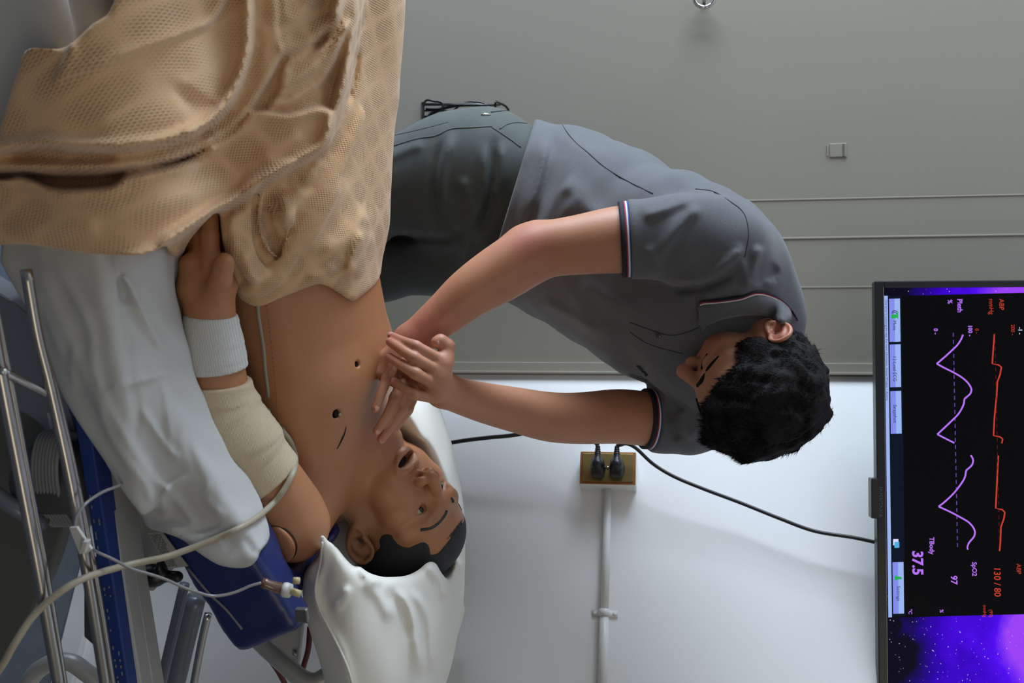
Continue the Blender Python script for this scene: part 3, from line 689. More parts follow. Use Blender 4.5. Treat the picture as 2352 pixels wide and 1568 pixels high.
# lower hand (right), lying on the breast bone
def onb(px, py, off, Y=None):
    h = mf.hit(px, py, .9, off) if Y is None else None
    return P(px, py, Y) if h is None else h
KF = .003
rw_ = P(950, 782, 1.487); rp = P(925, 838, 1.475); rk = P(915, 872, 1.462)
skin.echain([rw_, rp, rk], unit([.55, .1, .8]), [.030, .039, .038], [.021, .016, .013], .014)
rfing = [[(905, 845, 1.450), (890, 868, 1.437), (876, 902, 1.425), (863, 938, 1.418)], [(925, 878, 1.452), (908, 912, 1.437), (889, 955, 1.428), (866, 989, 1.425)],
         [(940, 900, 1.458), (922, 938, 1.443), (898, 978, 1.438), (876, 1009, 1.437)], [(952, 905, 1.466), (936, 940, 1.456), (920, 966, 1.452), (904, 987, 1.450)]]
nails = []
def finger(Q, rr, offs=.0085, nailoff=None):
    pts = []
    for i, (a_, b_, Y) in enumerate(Q):
        pts.append(onb(a_, b_, offs * (1.0 if i < len(Q) - 1 else .8), Y))
    q = catmull(pts, 5); r_ = np.interp(np.linspace(0, len(rr) - 1, len(q)), range(len(rr)), rr)
    skin.adds.append((Group([Cone(q[i], q[i + 1], r_[i], r_[i + 1]) for i in range(len(q) - 1)], 0), KF)); skin.adds.append((Cone(pts[1], pts[1] + np.array([.0005, -.001, .001]), rr[1] * 1.03, rr[1]), .004))
    return pts
RF = [finger(f_, r_) for f_, r_ in zip(rfing, ([.0085, .0082, .0074, .0064], [.0088, .0084, .0076, .0066], [.0088, .0084, .0076, .0068], [.008, .0078, .007, .0062]))]
# upper hand (left), across the lower one
lw = P(1015, 892, 1.493)
skin.echain([lw, P(1003, 872, 1.462), P(997, 862, 1.450)], unit([.78, -.1, .25]), [.027, .032, .034], [.022, .019, .016], .016)
skin.echain([P(1014, 835, 1.442), P(1003, 860, 1.440), P(990, 905, 1.446)], unit([.2, .2, .9]), [.016, .017, .015], [.013, .013, .012], .012)
lfing = [[(1012, 826, 1.440), (955, 795, 1.423), (925, 783, 1.438), (899, 771, 1.456)], [(1004, 850, 1.436), (951, 821, 1.416), (920, 801, 1.426), (896, 785, 1.444)],
         [(994, 880, 1.434), (954, 857, 1.412), (922, 838, 1.418), (894, 820, 1.436)], [(988, 912, 1.440), (950, 905, 1.418), (925, 890, 1.416), (906, 876, 1.426)]]
LF = [finger(f_, r_) for f_, r_ in zip(lfing, ([.0086, .0080, .0070, .0062], [.0092, .0086, .0076, .0066], [.0092, .0086, .0076, .0068], [.0082, .0076, .0068, .0062]))]
for a_, b_ in (((1004, 838, 1.446), (972, 822, 1.436)), ((998, 866, 1.444), (968, 850, 1.432)), ((992, 896, 1.448), (970, 886, 1.440)), ((1004, 838, 1.456), (930, 830, 1.450))): skin.adds.append((Cone(P(*a_), P(*b_), .0095, .0075), .004))
th = [P(1014, 858, 1.455), P(1024, 822, 1.452), P(1027, 795, 1.455), P(1012, 784, 1.450), P(1003, 786, 1.446)]
for i in range(4): skin.adds.append((Cone(th[i], th[i + 1], (.013, .0115, .0115, .0108)[i], (.0115, .0115, .0108, .0092)[i]), (.012, .006, .003, .003)[i]))
# knuckle creases
SK2 = np.array(srgb(182, 128, 96)); pk = np.array(srgb(185, 112, 100)); dk = SK2 * .6
pp = []
for Q in LF + RF:
    m_ = Q[1] + unit(CAM - Q[1]) * .008; pp += [spot(m_, .0045, dk, .55), spot(Q[-1] + unit(CAM - Q[-1]) * .006, .011, pk, .5)]
pp += [spot(PL(-.05, .065, -.02), .028, np.array(srgb(175, 98, 88)), .75), spot(PL(0, .118, -.012), .016, np.array(srgb(180, 105, 95)), .6), spot(PL(-.084, -.012, .006), .03, np.array(srgb(190, 105, 92)), .55),
       spot(PL(0, .1, -.056), .014, np.array(srgb(150, 80, 76)), .8), spot(PL(-.04, .03, -.078), .035, np.array(srgb(120, 92, 78)), .5), spot(P(1215, 555, 1.48), .035, np.array(srgb(170, 95, 85)), .6),
       spot(P(975, 740, 1.46), .05, np.array(srgb(185, 110, 100)), .5)]
M_skin = mat('skin', tuple(SK2), .5, attr=True, bump=.10, bscale=420, var=.05, vscale=22, sss=.10)
solid('body', skin, .0021, M_skin, per, pp, SK2, 2)
M_nail = mat('nail', srgb(205, 150, 138), .28, coat=.3)
def nail(tip, prev, side, r_=.0062, out=.0060):
    d_ = unit(tip - prev); nrm = unit(side - d_ * (side @ d_)); w_ = np.cross(d_, nrm); f = Field()
    f.add(Ell(tip + nrm * out * .84 - d_ * .001, (d_, w_, nrm), [.0050, .0038, .0016]), 0); solid('fingernail', f, .0008, M_nail, per, it=1)
for Q in RF[:3]: nail(Q[-1], Q[-2], unit([.25, -.85, .45]))
for Q in LF: nail(Q[-1], Q[-2], unit([-.3, -.85, .3]), out=.0058)
nail(th[-1], th[-2], unit([.1, -1, .1]), out=.0098)

# eyebrow, lashes
M_hair = mat('hair', (.011, .0095, .009), .75, bump=.7, bscale=330, spec=.15)
for s_ in (-1, 1):
    q = [PL(s_ * .012, .1, .036), PL(s_ * .03, .1, .044), PL(s_ * .05, .1, .040), PL(s_ * .062, .085, .032)]
    q2 = []
    for c_ in q:
        for _ in range(12): c_ = c_ - p_fr * pface.ev(c_[None])[0] * .8
        q2.append(c_)
    tube('eyebrow', catmull(q2, 5), np.interp(np.arange(16), [0, 5, 15], [.0035, .0042, .0018]), M_hair, per, 8, .6)
    q2 = []
    for c_ in (PL(s_ * .019, .1, .0068), PL(s_ * .033, .103, .0045), PL(s_ * .047, .1, .0072)):
        for _ in range(12): c_ = c_ - p_fr * pface.ev(c_[None])[0] * .8
        q2.append(c_ + p_fr * .001)
    tube('eyelashes', catmull(q2, 5), .0014, M_hair, per, 6)
# hair
hl = [(1636, 948), (1650, 905), (1668, 880), (1690, 862), (1702, 845), (1700, 820), (1706, 803), (1696, 788), (1704, 776), (1722, 771), (1742, 776), (1765, 776), (1783, 765), (1800, 755), (1815, 738), (1860, 700)]
def ploc(p): q = (np.asarray(p) - pX) / PS; return np.stack([q @ p_lf, q @ p_fr, q @ p_up], -1)
lp2 = []
for a_, b_ in hl:
    h_ = pface.hit(a_, b_, 1.1)
    if h_ is None: h_ = on_plane(a_, b_, pX - p_lf * .045 * (b_ < 900), p_lf)
    lp2.append(ploc(h_)[1:])
lp2 = np.array(lp2); lp2 = np.vstack([lp2, [[-.09, -.07], [-.26, -.06], [-.26, .25], [.14, .25], [.13, .12]]])
hr = Field(); hx = lambda c, r, k: hr.add(Ell(PL(*c), PA, [q * PS for q in r]), k)
hx((0, .001, .048), (.082, .087, .083), .02); hx((0, .020, .062), (.077, .076, .078), .03); hx((0, -.030, -.005), (.062, .052, .05), .03)
hx((0, .048, .098), (.055, .045, .036), .03)
HK = rng.normal(0, 1, (26, 3)); HK /= np.linalg.norm(HK, axis=1)[:, None]; HK *= rng.uniform(120, 520, 26)[:, None]; HP = rng.uniform(0, 6.28, 26)
def hnoise(p):
    q = ploc(p) * [1, .55, 1]; w = np.sin(q @ (HK[:6] * .3).T + HP[:6]).sum(1)[:, None] * .5; fr = np.linalg.norm(HK, axis=1)
    return (np.sin(q @ HK.T + HP + w) * (.16 / fr)).sum(1) * 1.05
hr.disp.append(hnoise)
lpr = polyraster(lp2, .001, .02)
hr.cuts.append((lambda p: lpr(ploc(p)[:, 1:]) * PS + .0025 * np.sin(p[:, 0] * 700) * np.sin(p[:, 2] * 640 + 1) - .002, .004))
hob = solid('hair', hr, .0024, M_hair, per, it=1)
# short locks standing off the hair
hv = np.empty(len(hob.data.vertices) * 3, np.float32); hob.data.vertices.foreach_get('co', hv); hv = hv.reshape(-1, 3).astype(float)
hn = np.empty(len(hob.data.vertices) * 3, np.float32); hob.data.vertices.foreach_get('normal', hn); hn = hn.reshape(-1, 3).astype(float)
ex = ((ploc(hv) / [.084, .1, .095]) ** 2).sum(1) > .75
NS = 16000; cand = np.where(ex)[0]; ids = rng.choice(cand, NS); V = np.zeros((NS * 4, 3))
cw = ploc(hv[ids]); dirn = hn[ids] * .30 + (p_fr * .75 - p_up * .12) + np.stack([np.sin(cw[:, 2] * 90), np.cos(cw[:, 1] * 80), np.sin(cw[:, 0] * 100)], 1) * .35 + rng.normal(0, .22, (NS, 3))
dirn /= np.linalg.norm(dirn, axis=1)[:, None]; side = np.cross(dirn, hn[ids]); side /= np.linalg.norm(side, axis=1)[:, None] + 1e-9
ln = rng.uniform(.006, .013, NS)[:, None]; b0 = hv[ids] - hn[ids] * .001
V[0::4] = b0 - side * .0005; V[1::4] = b0 + side * .0005; V[2::4] = b0 + hn[ids] * .0008; V[3::4] = b0 + dirn * ln
i4 = np.arange(NS)[:, None] * 4; T3 = np.vstack([i4 + [0, 1, 3], i4 + [1, 2, 3], i4 + [2, 0, 3]])
lk = link('hair_strands', grid_mesh('hair_strands', V, T3), M_hair, hob); lk['kind'] = 'stuff'
# ------------------------------------------------------------------ polo shirt
def jersey(name, c, c2):
    m = mat(name, c, .85, bump=.35, bscale=1500, var=.10, vscale=420, sheen=.25); return m
M_shirt = jersey('grey_jersey', (.105, .110, .118), 0)
AX = unit([.67, .74, 0])
sh = Field()
S0 = [(1120, 470, 1.955, .178, .148), (1200, 487, 1.93, .186, .160), (1300, 520, 1.885, .192, .168), (1400, 573, 1.83, .198, .164), (1510, 650, 1.765, .198, .150), (1610, 730, 1.705, .178, .124), (1690, 765, 1.665, .115, .095)]
sh.echain([P(*q[:3]) for q in S0], AX, [q[3] for q in S0], [q[4] for q in S0], .05)
sl = [(1648, 690, 1.62, 118), (1660, 585, 1.545, 104), (1610, 556, 1.53, 103), (1540, 548, 1.525, 92), (1450, 549, 1.52, 84), (1400, 550, 1.52, 82)]
sh.schain([P(*q[:3]) for q in sl], [pxr(q[3] + 4, q[2]) for q in sl], .035, 6)
sr = [(1660, 860, 1.74, 95), (1665, 925, 1.79, 74), (1600, 958, 1.785, 78), (1540, 962, 1.77, 76), (1490, 962, 1.76, 69), (1450, 960, 1.75, 65)]
sh.schain([P(*q[:3]) for q in sr], [pxr(q[3], q[2]) for q in sr], .03, 6)
sh.schain([P(1560, 520, 1.66), P(1650, 560, 1.63), P(1712, 610, 1.62), P(1735, 660, 1.63), P(1752, 715, 1.65)], [.085, .082, .066, .062, .058], .05, 6)
sh.schain([P(1690, 630, 1.63), P(1735, 690, 1.65), P(1745, 760, 1.675), P(1720, 850, 1.72), P(1690, 900, 1.76)], [.050, .046, .046, .046, .05], .04, 3)
def pline(a, b):   # signed distance (metres at depth of point) to an image line, positive on the left of a->b
    a = np.array(a, float); b = np.array(b, float); d = (b - a) / np.linalg.norm(b - a)
    def f(p):
        x, y = proj(p); return (d[0] * (y - a[1]) - d[1] * (x - a[0])) * p[:, 1] / .97 / FPX
    return f
def cuff_cut(c, d, rad):
    c = np.array(c); d = unit(d)
    def f(p):
        q = p - c; ax = q @ d; rd = np.linalg.norm(q - ax[:, None] * d, axis=1); return np.where(rd < rad, ax, np.minimum(ax, rad - rd) if False else -(rd - rad) + 0 * ax)
    return f
c1 = P(1446, 549, 1.52); d1 = unit(P(1330, 562, 1.515) - P(1540, 548, 1.525)); c2 = P(1497, 962, 1.76); d2 = unit(P(1420, 956, 1.74) - P(1560, 962, 1.78))
sh.cuts.append((cuff_cut(c1, d1, .075), .002)); sh.cuts.append((cuff_cut(c2, d2, .075), .002))
sh.cuts.append((pline((1236, 250), (1100, 700)), .006))
SF = [([(1215, 300), (1180, 400), (1165, 480), (1150, 560)], .008, 30, 14), ([(1260, 290), (1240, 400), (1215, 480), (1195, 560)], .012, 26, 10), ([(1345, 290), (1310, 350), (1290, 430), (1250, 520), (1210, 600)], .010, 22, 30),
      ([(1230, 460), (1190, 560), (1120, 640)], -.008, 18, 18), ([(1290, 420), (1330, 450), (1400, 520)], .006, 18, 25), 
      ([(1470, 500), (1530, 480), (1600, 450)], .006, 12, 16), ([(1500, 610), (1560, 520), (1610, 470)], .007, 12, 22), ([(1480, 560), (1500, 600), (1510, 640)], .005, 10, 14), ([(1530, 650), (1610, 640), (1680, 600), (1712, 560)], .008, 10, 16),
      ([(1540, 665), (1620, 655), (1700, 620)], -.008, 10, 10), ([(1725, 650), (1735, 600), (1745, 560)], .007, 9, 10), ([(1700, 590), (1712, 630), (1722, 660)], .006, 10, 12), ([(1735, 660), (1765, 630), (1785, 610)], -.005, 14, 9), ([(1690, 690), (1730, 660), (1785, 640)], .007, 14, 14),
      ([(1240, 690), (1300, 720), (1380, 770)], .007, 14, 14), ([(1330, 640), (1400, 690), (1480, 720)], .006, 30, 20), ([(1560, 930), (1570, 980), (1600, 1010)], .008, 10, 12), ([(1540, 930), (1545, 980), (1560, 1015)], -.007, 8, 8), ([(1270, 600), (1330, 700), (1420, 800)], .006, 30, 30), ([(1600, 690), (1660, 680), (1740, 640)], .006, 14, 20),
      ([(1290, 480), (1350, 490), (1400, 560)], .005, 20, 20), ([(1260, 560), (1290, 500), (1330, 440)], .005, 14, 14)]
sh.disp.append(folds([(q[0], q[1] * 1.15, max(11, q[2]), max(11, q[3]), *q[4:]) for q in SF]))
sh.disp.append(lambda p: .0016 * np.sin(p[:, 0] * 46 + 2 * np.sin(p[:, 2] * 31)) * np.sin(p[:, 2] * 52 + 1.5 * np.sin(p[:, 1] * 40)))
solid('polo_shirt', sh, .0032, M_shirt, per, ds=1.6)
def shit(px, py, off=0): return sh.hit(px, py, 1.1, off)
def seamline(name, pts, r, m, fld, parent, off=-.0002, n=6):
    w_ = [fld.hit(a_, b_, 1.1, off) for a_, b_ in catmull(np.array(pts, float), 5)]; w_ = [q for q in w_ if q is not None]
    if len(w_) < 2: print('MISS seam', pts[0]); return None
    w_ = np.array(w_)
    for _ in range(1): w_[1:-1] = (w_[:-2] + 2 * w_[1:-1] + w_[2:]) / 4
    return tube(name, w_, r, m, parent, n)
M_navy = mat('navy_knit', (.008, .010, .022), .8); M_red = mat('red_knit', (.30, .02, .045), .8); M_wht = mat('white_knit', (.70, .68, .66), .8); M_blu = mat('blue_knit', (.04, .11, .45), .8)
M_dseam = mat('shirt_seam', (.035, .037, .042), .9)
def cuffs(c, d, r):
    L0 = 0; ref = unit(np.cross(d, [0, 0, 1.])); up_ = np.cross(ref, d)
    for nm, m, w_ in (('navy_band', M_navy, .0075), ('red_stripe', M_red, .0022), ('white_stripe', M_wht, .0026), ('blue_stripe', M_blu, .0016)):
        V, Fa = [], []; n = 48
        for k, off in enumerate((L0, L0 + w_)):
            for rr in (r[0] - .003, r[0] + .0016):
                for i in range(n):
                    q = 2 * math.pi * i / n; V.append(c + d * (.0145 - off) + (ref * math.cos(q) * rr + up_ * math.sin(q) * rr * r[1]))
        for i in range(n):
            j = (i + 1) % n; A0, B0, A1, B1 = i, n + i, 2 * n + i, 3 * n + i; a0, b0_, a1, b1_ = j, n + j, 2 * n + j, 3 * n + j
            Fa += [(B0, B1, b1_, b0_), (A0, a0, a1, A1), (A0, B0, b0_, a0), (A1, a1, b1_, B1)]
        me = mesh(nm, V, Fa); bm = bmesh.new(); bm.from_mesh(me); bmesh.ops.recalc_face_normals(bm, faces=bm.faces[:]); bm.to_mesh(me); bm.free()
        link(nm, me, m, per); L0 += w_
cuffs(c1, d1, (pxr(82, 1.52), 1)); cuffs(c2, d2, (pxr(65, 1.76), 1))
seamline('shoulder_seam', [(1597, 434), (1640, 440), (1680, 465), (1705, 485), (1716, 510), (1719, 545), (1710, 590)], .0010, M_dseam, sh, per)
seamline('side_seam', [(1282, 268), (1300, 300), (1325, 330), (1350, 350), (1390, 385), (1440, 415), (1500, 445)], .0010, M_dseam, sh, per)
seamline('placket_edge', [(1447, 740), (1490, 756), (1540, 770), (1580, 762), (1604, 752)], .0009, M_dseam, sh, per); seamline('placket_edge', [(1447, 762), (1480, 785), (1520, 800), (1570, 812)], .0009, M_dseam, sh, per)
M_button = mat('button_dark', (.05, .05, .055), .25)
q = shit(1513, 769, .001); nb = unit(CAM - q)
bt_ = link('button', mesh('button', *tube_vf([q, q + nb * .0018, q + nb * .0024], [.0055, .0055, .0045], 18)), M_button, per)
# the two dark letters sewn on the breast
V, Fa = text_vf('BR', .020, .0003, .0003); q = shit(1478, 852, 0); q = P(1481, 858, 1.62) if q is None else q; V = np.array(V)
bn = unit(sh.ev(np.array([q + np.eye(3)[i] * .006 for i in range(3)])) - sh.ev(q[None])[0]); gx = unit(R - bn * (R @ bn)); gy = np.cross(bn, gx); gy = gy if gy @ U > 0 else -gy
if len(V):
    V = V - [.0125, .007, 0]; W_ = [q + gx * v[0] * 1.15 + gy * v[1] + bn * (v[2] + .0012) for v in V]
    link('breast_lettering', mesh('breast_lettering', W_, Fa), M_navy, per, smooth=False)
# collar: folded band round the neck with a striped edge
lo_ = [(1606, 742, 1.590), (1607, 720, 1.583), (1608, 699, 1.585), (1650, 694, 1.585), (1700, 687, 1.583), (1738, 675, 1.585), (1775, 683, 1.60), (1805, 703, 1.615), (1824, 728, 1.635), (1836, 760, 1.67), (1838, 800, 1.70), (1820, 850, 1.73)]
up2 = [(1612, 760, 1.585), (1618, 752, 1.582), (1626, 745, 1.588), (1660, 731, 1.592), (1705, 723, 1.595), (1745, 722, 1.60), (1775, 731, 1.61), (1797, 743, 1.63), (1808, 757, 1.65), (1812, 775, 1.68), (1808, 805, 1.70), (1795, 850, 1.73)]
def nearest(px, py, Y, off):
    c_ = [h for h in (sh.hit(px, py, 1.1, off), skin.hit(px, py, 1.1, off)) if h is not None]; return min(c_ + ([] if c_ else [P(px, py, Y)]), key=lambda h: h[1])
A1 = catmull([nearest(*q, .007) if i < 9 else P(*q) for i, q in enumerate(lo_)], 5); B1 = catmull([nearest(*q, .012) if i < 8 else P(*q) for i, q in enumerate(up2)], 5)
V = []; rows = 6
for k in range(rows):
    t = k / (rows - 1); V += list(A1 * (1 - t) + B1 * t + np.array([0, -1, 0.3]) * .007 * math.sin(t * math.pi))
n = len(A1); Fa = [(k * n + i, k * n + i + 1, (k + 1) * n + i + 1, (k + 1) * n + i) for k in range(rows - 1) for i in range(n - 1)]
co_ = link('collar', mesh('collar', V, Fa), M_shirt, per); sm = co_.modifiers.new('s', 'SOLIDIFY'); sm.thickness = .004; sm.offset = 0
for nm, m, w0_, rr in (('collar_navy_edge', M_navy, -.10, .0014), ('collar_red_edge', M_red, -.04, .0012), ('collar_white_edge', M_wht, .03, .0013)):
    tube(nm, A1[10:] * (1 - w0_) + B1[10:] * w0_ + np.array([0, -.003, 0]), rr, m, co_, 6)
# ------------------------------------------------------------------ trousers
M_trou = mat('green_twill', (.058, .070, .064), .8, bump=.25, bscale=1300, var=.08, vscale=60, sheen=.15)
tr = Field()
T0 = [(1215, 478, 1.955, .160, .118), (1130, 455, 1.965, .172, .135), (1050, 440, 1.970, .165, .130)]
tr.echain([P(*q[:3]) for q in T0], AX, [q[3] for q in T0], [q[4] for q in T0], .04)
fa = P(1060, 405, 1.93)
kneeR = P(840, 448, 1.93); footR = np.array([kneeR[0] - .02, 2.0, .06]); kneeL = P(870, 610, 2.06); footL = np.array([kneeL[0] + .02, 2.1, .06])
tr.schain([P(1110, 380, 1.93), P(1010, 408, 1.925), P(920, 430, 1.925), kneeR], [pxr(128, 1.93), pxr(126, 1.925), pxr(116, 1.925), pxr(108, 1.93)], .03, 3)
tr.chain([kneeR, (kneeR + footR) / 2, footR], [pxr(108, 1.93), .085, .07], .03)
tr.schain([P(1100, 580, 2.01), P(1010, 592, 2.03), P(940, 598, 2.05), kneeL], [pxr(104, 2.0), pxr(88, 2.03), pxr(80, 2.05), pxr(78, 2.06)], .02, 3)
tr.chain([kneeL, (kneeL + footL) / 2, footL], [pxr(78, 2.05), .075, .065], .03)
TF = [([(1025, 300), (1005, 360), (995, 430), (1005, 490), (1040, 530), (1075, 542)], -.010, 9, 9), ([(1045, 300), (1020, 370), (1015, 440), (1030, 500)], .010, 16, 9), ([(1135, 300), (1132, 380), (1128, 450), (1110, 510), (1080, 540)], -.011, 9, 9), ([(1115, 320), (1112, 400), (1105, 470), (1075, 530)], .008, 14, 14),
      ([(1150, 320), (1150, 400), (1135, 470)], .008, 10, 14), ([(1060, 400), (1075, 460), (1090, 520)], .006, 14, 14), ([(1085, 545), (1065, 580), (1075, 620), (1110, 640)], .010, 14, 10), ([(880, 370), (930, 345), (980, 330)], .004, 10, 10), ([(1130, 560), (1110, 620), (1120, 690)], .008, 12, 14), ([(900, 520), (960, 530), (1040, 540)], .004, 12, 12), ([(880, 548), (960, 546), (1060, 548)], -.012, 10, 8)]
tr.disp.append(folds([(q[0], q[1], max(12, q[2]), max(12, q[3]), *q[4:]) for q in TF])); tr.cuts.append((pline((1252, 700), (1262, 240)), .004))
solid('trousers', tr, .0038, M_trou, per, ds=1.6)
M_tseam = mat('trouser_seam', (.085, .10, .092), .85)
seamline('leg_seam', [(842, 352), (900, 336), (960, 318), (1000, 312), (1035, 296), (1080, 293), (1130, 290)], .0016, M_tseam, tr, per)
seamline('leg_seam', [(842, 325), (900, 312), (970, 296), (1030, 280)], .0010, M_tseam, tr, per)
seamline('pocket_seam', [(1130, 292), (1150, 305), (1175, 322), (1196, 338)], .0014, M_tseam, tr, per)
seamline('back_pocket_edge', [(1128, 258), (1165, 254), (1215, 254), (1245, 256)], .0016, M_dseam, tr, per)
seamline('waistband_edge', [(1148, 296), (1165, 285), (1190, 281), (1215, 284)], .0014, M_tseam, tr, per)
q = tr.hit(1105, 263, 1.2, .001)
if q is not None: tube('pocket_zip_pull', [q, q + U * .008, q + U * .018], [.0022, .0028, .0012], M_chrome, per, 8)
# shoes on the floor behind the bed
M_shoe = mat('shoe_black', (.02, .02, .02), .5)
for ft in (footR, footL):
    f = Field(); f.echain([ft + np.array([0, .02, -.022]), ft + np.array([.02, -.06, -.025]), ft + np.array([.035, -.14, -.035])], np.array([1., 0, 0]), [.04, .046, .036], [.036, .032, .022], .02); solid('shoe', f, .005, M_shoe, per)
# ------------------------------------------------------------------ bed, mattress, sheet, blanket, pillow
TE = -.37
def BP(px, py, t): return PT(px, py, t)
i0 = BP(270, 1090, TE); i1 = BP(520, 1480, TE)
s0_, _, z0_ = stc(i0); s1_, _, z1_ = stc(i1); ang = math.atan2(z1_ - z0_, s1_ - s0_)
DI = BD * math.cos(ang) + np.array([0, 0, math.sin(ang)]); NI = -BD * math.sin(ang) + np.array([0, 0, math.cos(ang)])
TH = .105; LI = .40
ic = bed(s0_, 0, z0_) + DI * ((math.hypot(s1_ - s0_, z1_ - z0_)) - LI / 2 + .022) + NI * TH / 2
def mattress_field(e=0):
    f = Field()
    f.add(RBox(bed(-.52, 0, .624), (BD, BT, XYZ[2]), [.52 + e, .37 + e, .05 + e], .022), .0)
    f.add(RBox(ic, (DI, BT, NI), [LI / 2 + e, .37 + e, TH / 2 + e], .015), .05); return f
press = mf.clone(); press.disp = []; press.cuts = []
M_blue = mat('blue_vinyl', (.012, .022, .110), .36, bump=.15, bscale=40, var=.10, vscale=30)
mt = thing('mattress', bed(-.3, 0, .58), 'dark blue vinyl mattress with raised head section on the bed frame', 'mattress')
m_ = mattress_field(); m_.subs.append((Wrap(press, bed(.1, -.1, .75), .40, .006), .02))
m_.sub(RBox(bed(.28, .05, .91), (BD, BT, XYZ[2]), [.14, .36, .11], .02), .03)
def mdent(p): x, y = proj(p); return .002 * np.sin(x * .035 + y * .012) * np.sin(y * .03)
m_.disp.append(mdent)
solid('cover', m_, .006, M_blue, mt, ds=1.5)
M_pipe = mat('vinyl_seam', srgb(120, 118, 120), .5)
w_ = [BP(a_, b_, TE - .0015) for a_, b_ in ((432, 1305), (480, 1362), (520, 1400), (556, 1444))]
tube('seam', catmull(w_, 4), .0016, M_pipe, mt, 8)
w_ = BP(375, 1262, TE - .002); lab = thing('care_label', w_, 'grey printed care label on the side of the blue mattress', 'label')
M_label = mat('label_cloth', srgb(150, 150, 145), .8); M_ink = mat('label_ink', (.14, .14, .15), .8)
q4 = [BP(a_, b_, TE - .003) for a_, b_ in ((339, 1224), (372, 1221), (432, 1300), (388, 1306))]
prism('label_sheet', q4, BT * .0012, M_label, lab)
V, Fa = [], []
for k in range(6):
    u0 = .12 + k * .13
    for j in range(14 if k < 5 else 5):
        a_ = q4[0] + (q4[1] - q4[0]) * u0 + (q4[3] - q4[0]) * (.05 + j * .064 + .01 * ((j * 7 + k) % 3)); b_ = a_ + (q4[3] - q4[0]) * (.030 + .02 * ((j * 5 + k * 3) % 2))
        V, Fa = merge((V, Fa), box_vf((a_ + b_) / 2 - BT * .0008, (unit(q4[3] - q4[0]), unit(q4[1] - q4[0]), BT), (np.linalg.norm(b_ - a_) / 2, .0006, .0002)))
o_ = link('print', mesh('print', V, Fa), M_ink, lab, smooth=False)
# sheet
def poly_cut(poly, n=3, depth=None):
    pts = catmull(np.array(list(poly) + [poly[0]], float), n)[:-1]; rs = polyraster(pts, 2.5, 40)
    def f(p):
        x, y = proj(p); return rs(np.stack([x, y], 1)) * p[:, 1] / .97 / FPX
    return f
SHP = [(-500, -400), (800, -400), (520, 300), (500, 480), (470, 600), (520, 800), (560, 1000), (600, 1150), (620, 1230), (596, 1268), (592, 1283), (572, 1301), (540, 1304), (500, 1296), (455, 1268), (420, 1240), (380, 1224), (338, 1210), (322, 1180), (300, 1152), (270, 1110), (240, 1058), (190, 985), (150, 920), (128, 870), (110, 825), (88, 760), (60, 705), (30, 655), (0, 600), (-40, 520), (-500, 480)]
st_ = mattress_field(.009)
hang = RBox(bed(-.56, TE - .042, .53), (BD, BT, XYZ[2]), [.60, .012, .15], .01); st_.add(hang, .05)
for a_, b_ in ((-.12, .665), (-.28, .664), (-.02, .68)): st_.add(Ell(bed(a_, -.33, b_), (BD, BT, XYZ[2]), [.09, .045, .018]), .02)
edgep = [BP(340, 1222, TE - .012), BP(380, 1232, TE - .018), BP(420, 1232, TE - .016), BP(470, 1255, TE - .012), BP(520, 1275, TE - .006), BP(575, 1278, TE + .01)]
st_.schain(edgep, [.006, .012, .014, .018, .018, .014], .02, 3)
st_.subs.append((Wrap(press, bed(.1, -.1, .75), .40, .003), .012))
HF = [([(60, 570), (130, 720), (190, 850), (240, 960), (300, 1080), (330, 1150)], .006, 16, 20), ([(100, 560), (170, 680), (205, 760), (215, 850), (260, 960), (320, 1060), (400, 1180)], .007, 12, 16), ([(270, 590), (310, 680), (350, 760), (388, 820)], .007, 7, 12), ([(255, 590), (290, 690), (330, 780), (385, 830)], -.005, 8, 8),
      ([(190, 700), (300, 705), (370, 690)], .004, 8, 10), ([(230, 900), (320, 875), (400, 850)], .006, 8, 10), ([(320, 930), (370, 1010), (420, 1070)], .006, 6, 10), ([(290, 720), (300, 860), (315, 960), (300, 1050)], -.004, 12, 10), ([(370, 860), (385, 940), (395, 1040)], .004, 8, 10),
      ([(170, 780), (165, 850), (175, 900)], .004, 8, 8), ([(210, 860), (250, 1000), (330, 1110), (350, 1170)], .006, 8, 12), ([(440, 1090), (400, 1110), (375, 1140), (380, 1200)], .008, 8, 14), ([(470, 1100), (480, 1150), (520, 1200)], .006, 8, 10), ([(350, 1090), (390, 1130), (430, 1180), (450, 1210)], .006, 8, 10),
      ([(430, 960), (436, 1040), (470, 1120), (510, 1190)], -.004, 10, 8), ([(400, 1225), (450, 1222), (520, 1200)], -.008, 7, 7), ([(345, 1205), (400, 1215), (440, 1225), (480, 1222), (530, 1205)], .006, 7, 10), ([(560, 1230), (575, 1255), (590, 1275)], -.006, 6, 8), ([(240, 600), (280, 640), (330, 660)], .003, 10, 10), ([(60, 640), (110, 740), (150, 840)], .005, 8, 14)]
st_.disp.append(folds([(q[0], q[1] * .65, max(8, q[2] * .9), max(8, q[3] * .9), *q[4:]) for q in HF])); st_.disp.append(lambda p: .0012 * np.sin(p[:, 0] * 60 + 3 * np.sin(p[:, 1] * 30)) * np.sin(p[:, 2] * 70 + p[:, 0] * 30))
st_.cuts.append((poly_cut(SHP), .004)); st_.cuts.append((lambda p: (stc(p)[1] - .0), .004))
M_sheet = mat('white_cotton', (.52, .52, .50), .85, bump=.10, bscale=900, var=.02, vscale=5)
tag(solid('bed_sheet', st_, .0037, M_sheet, None, ds=1.5), 'crumpled white cotton sheet under the manikin arm, hanging over the mattress edge', 'sheet')
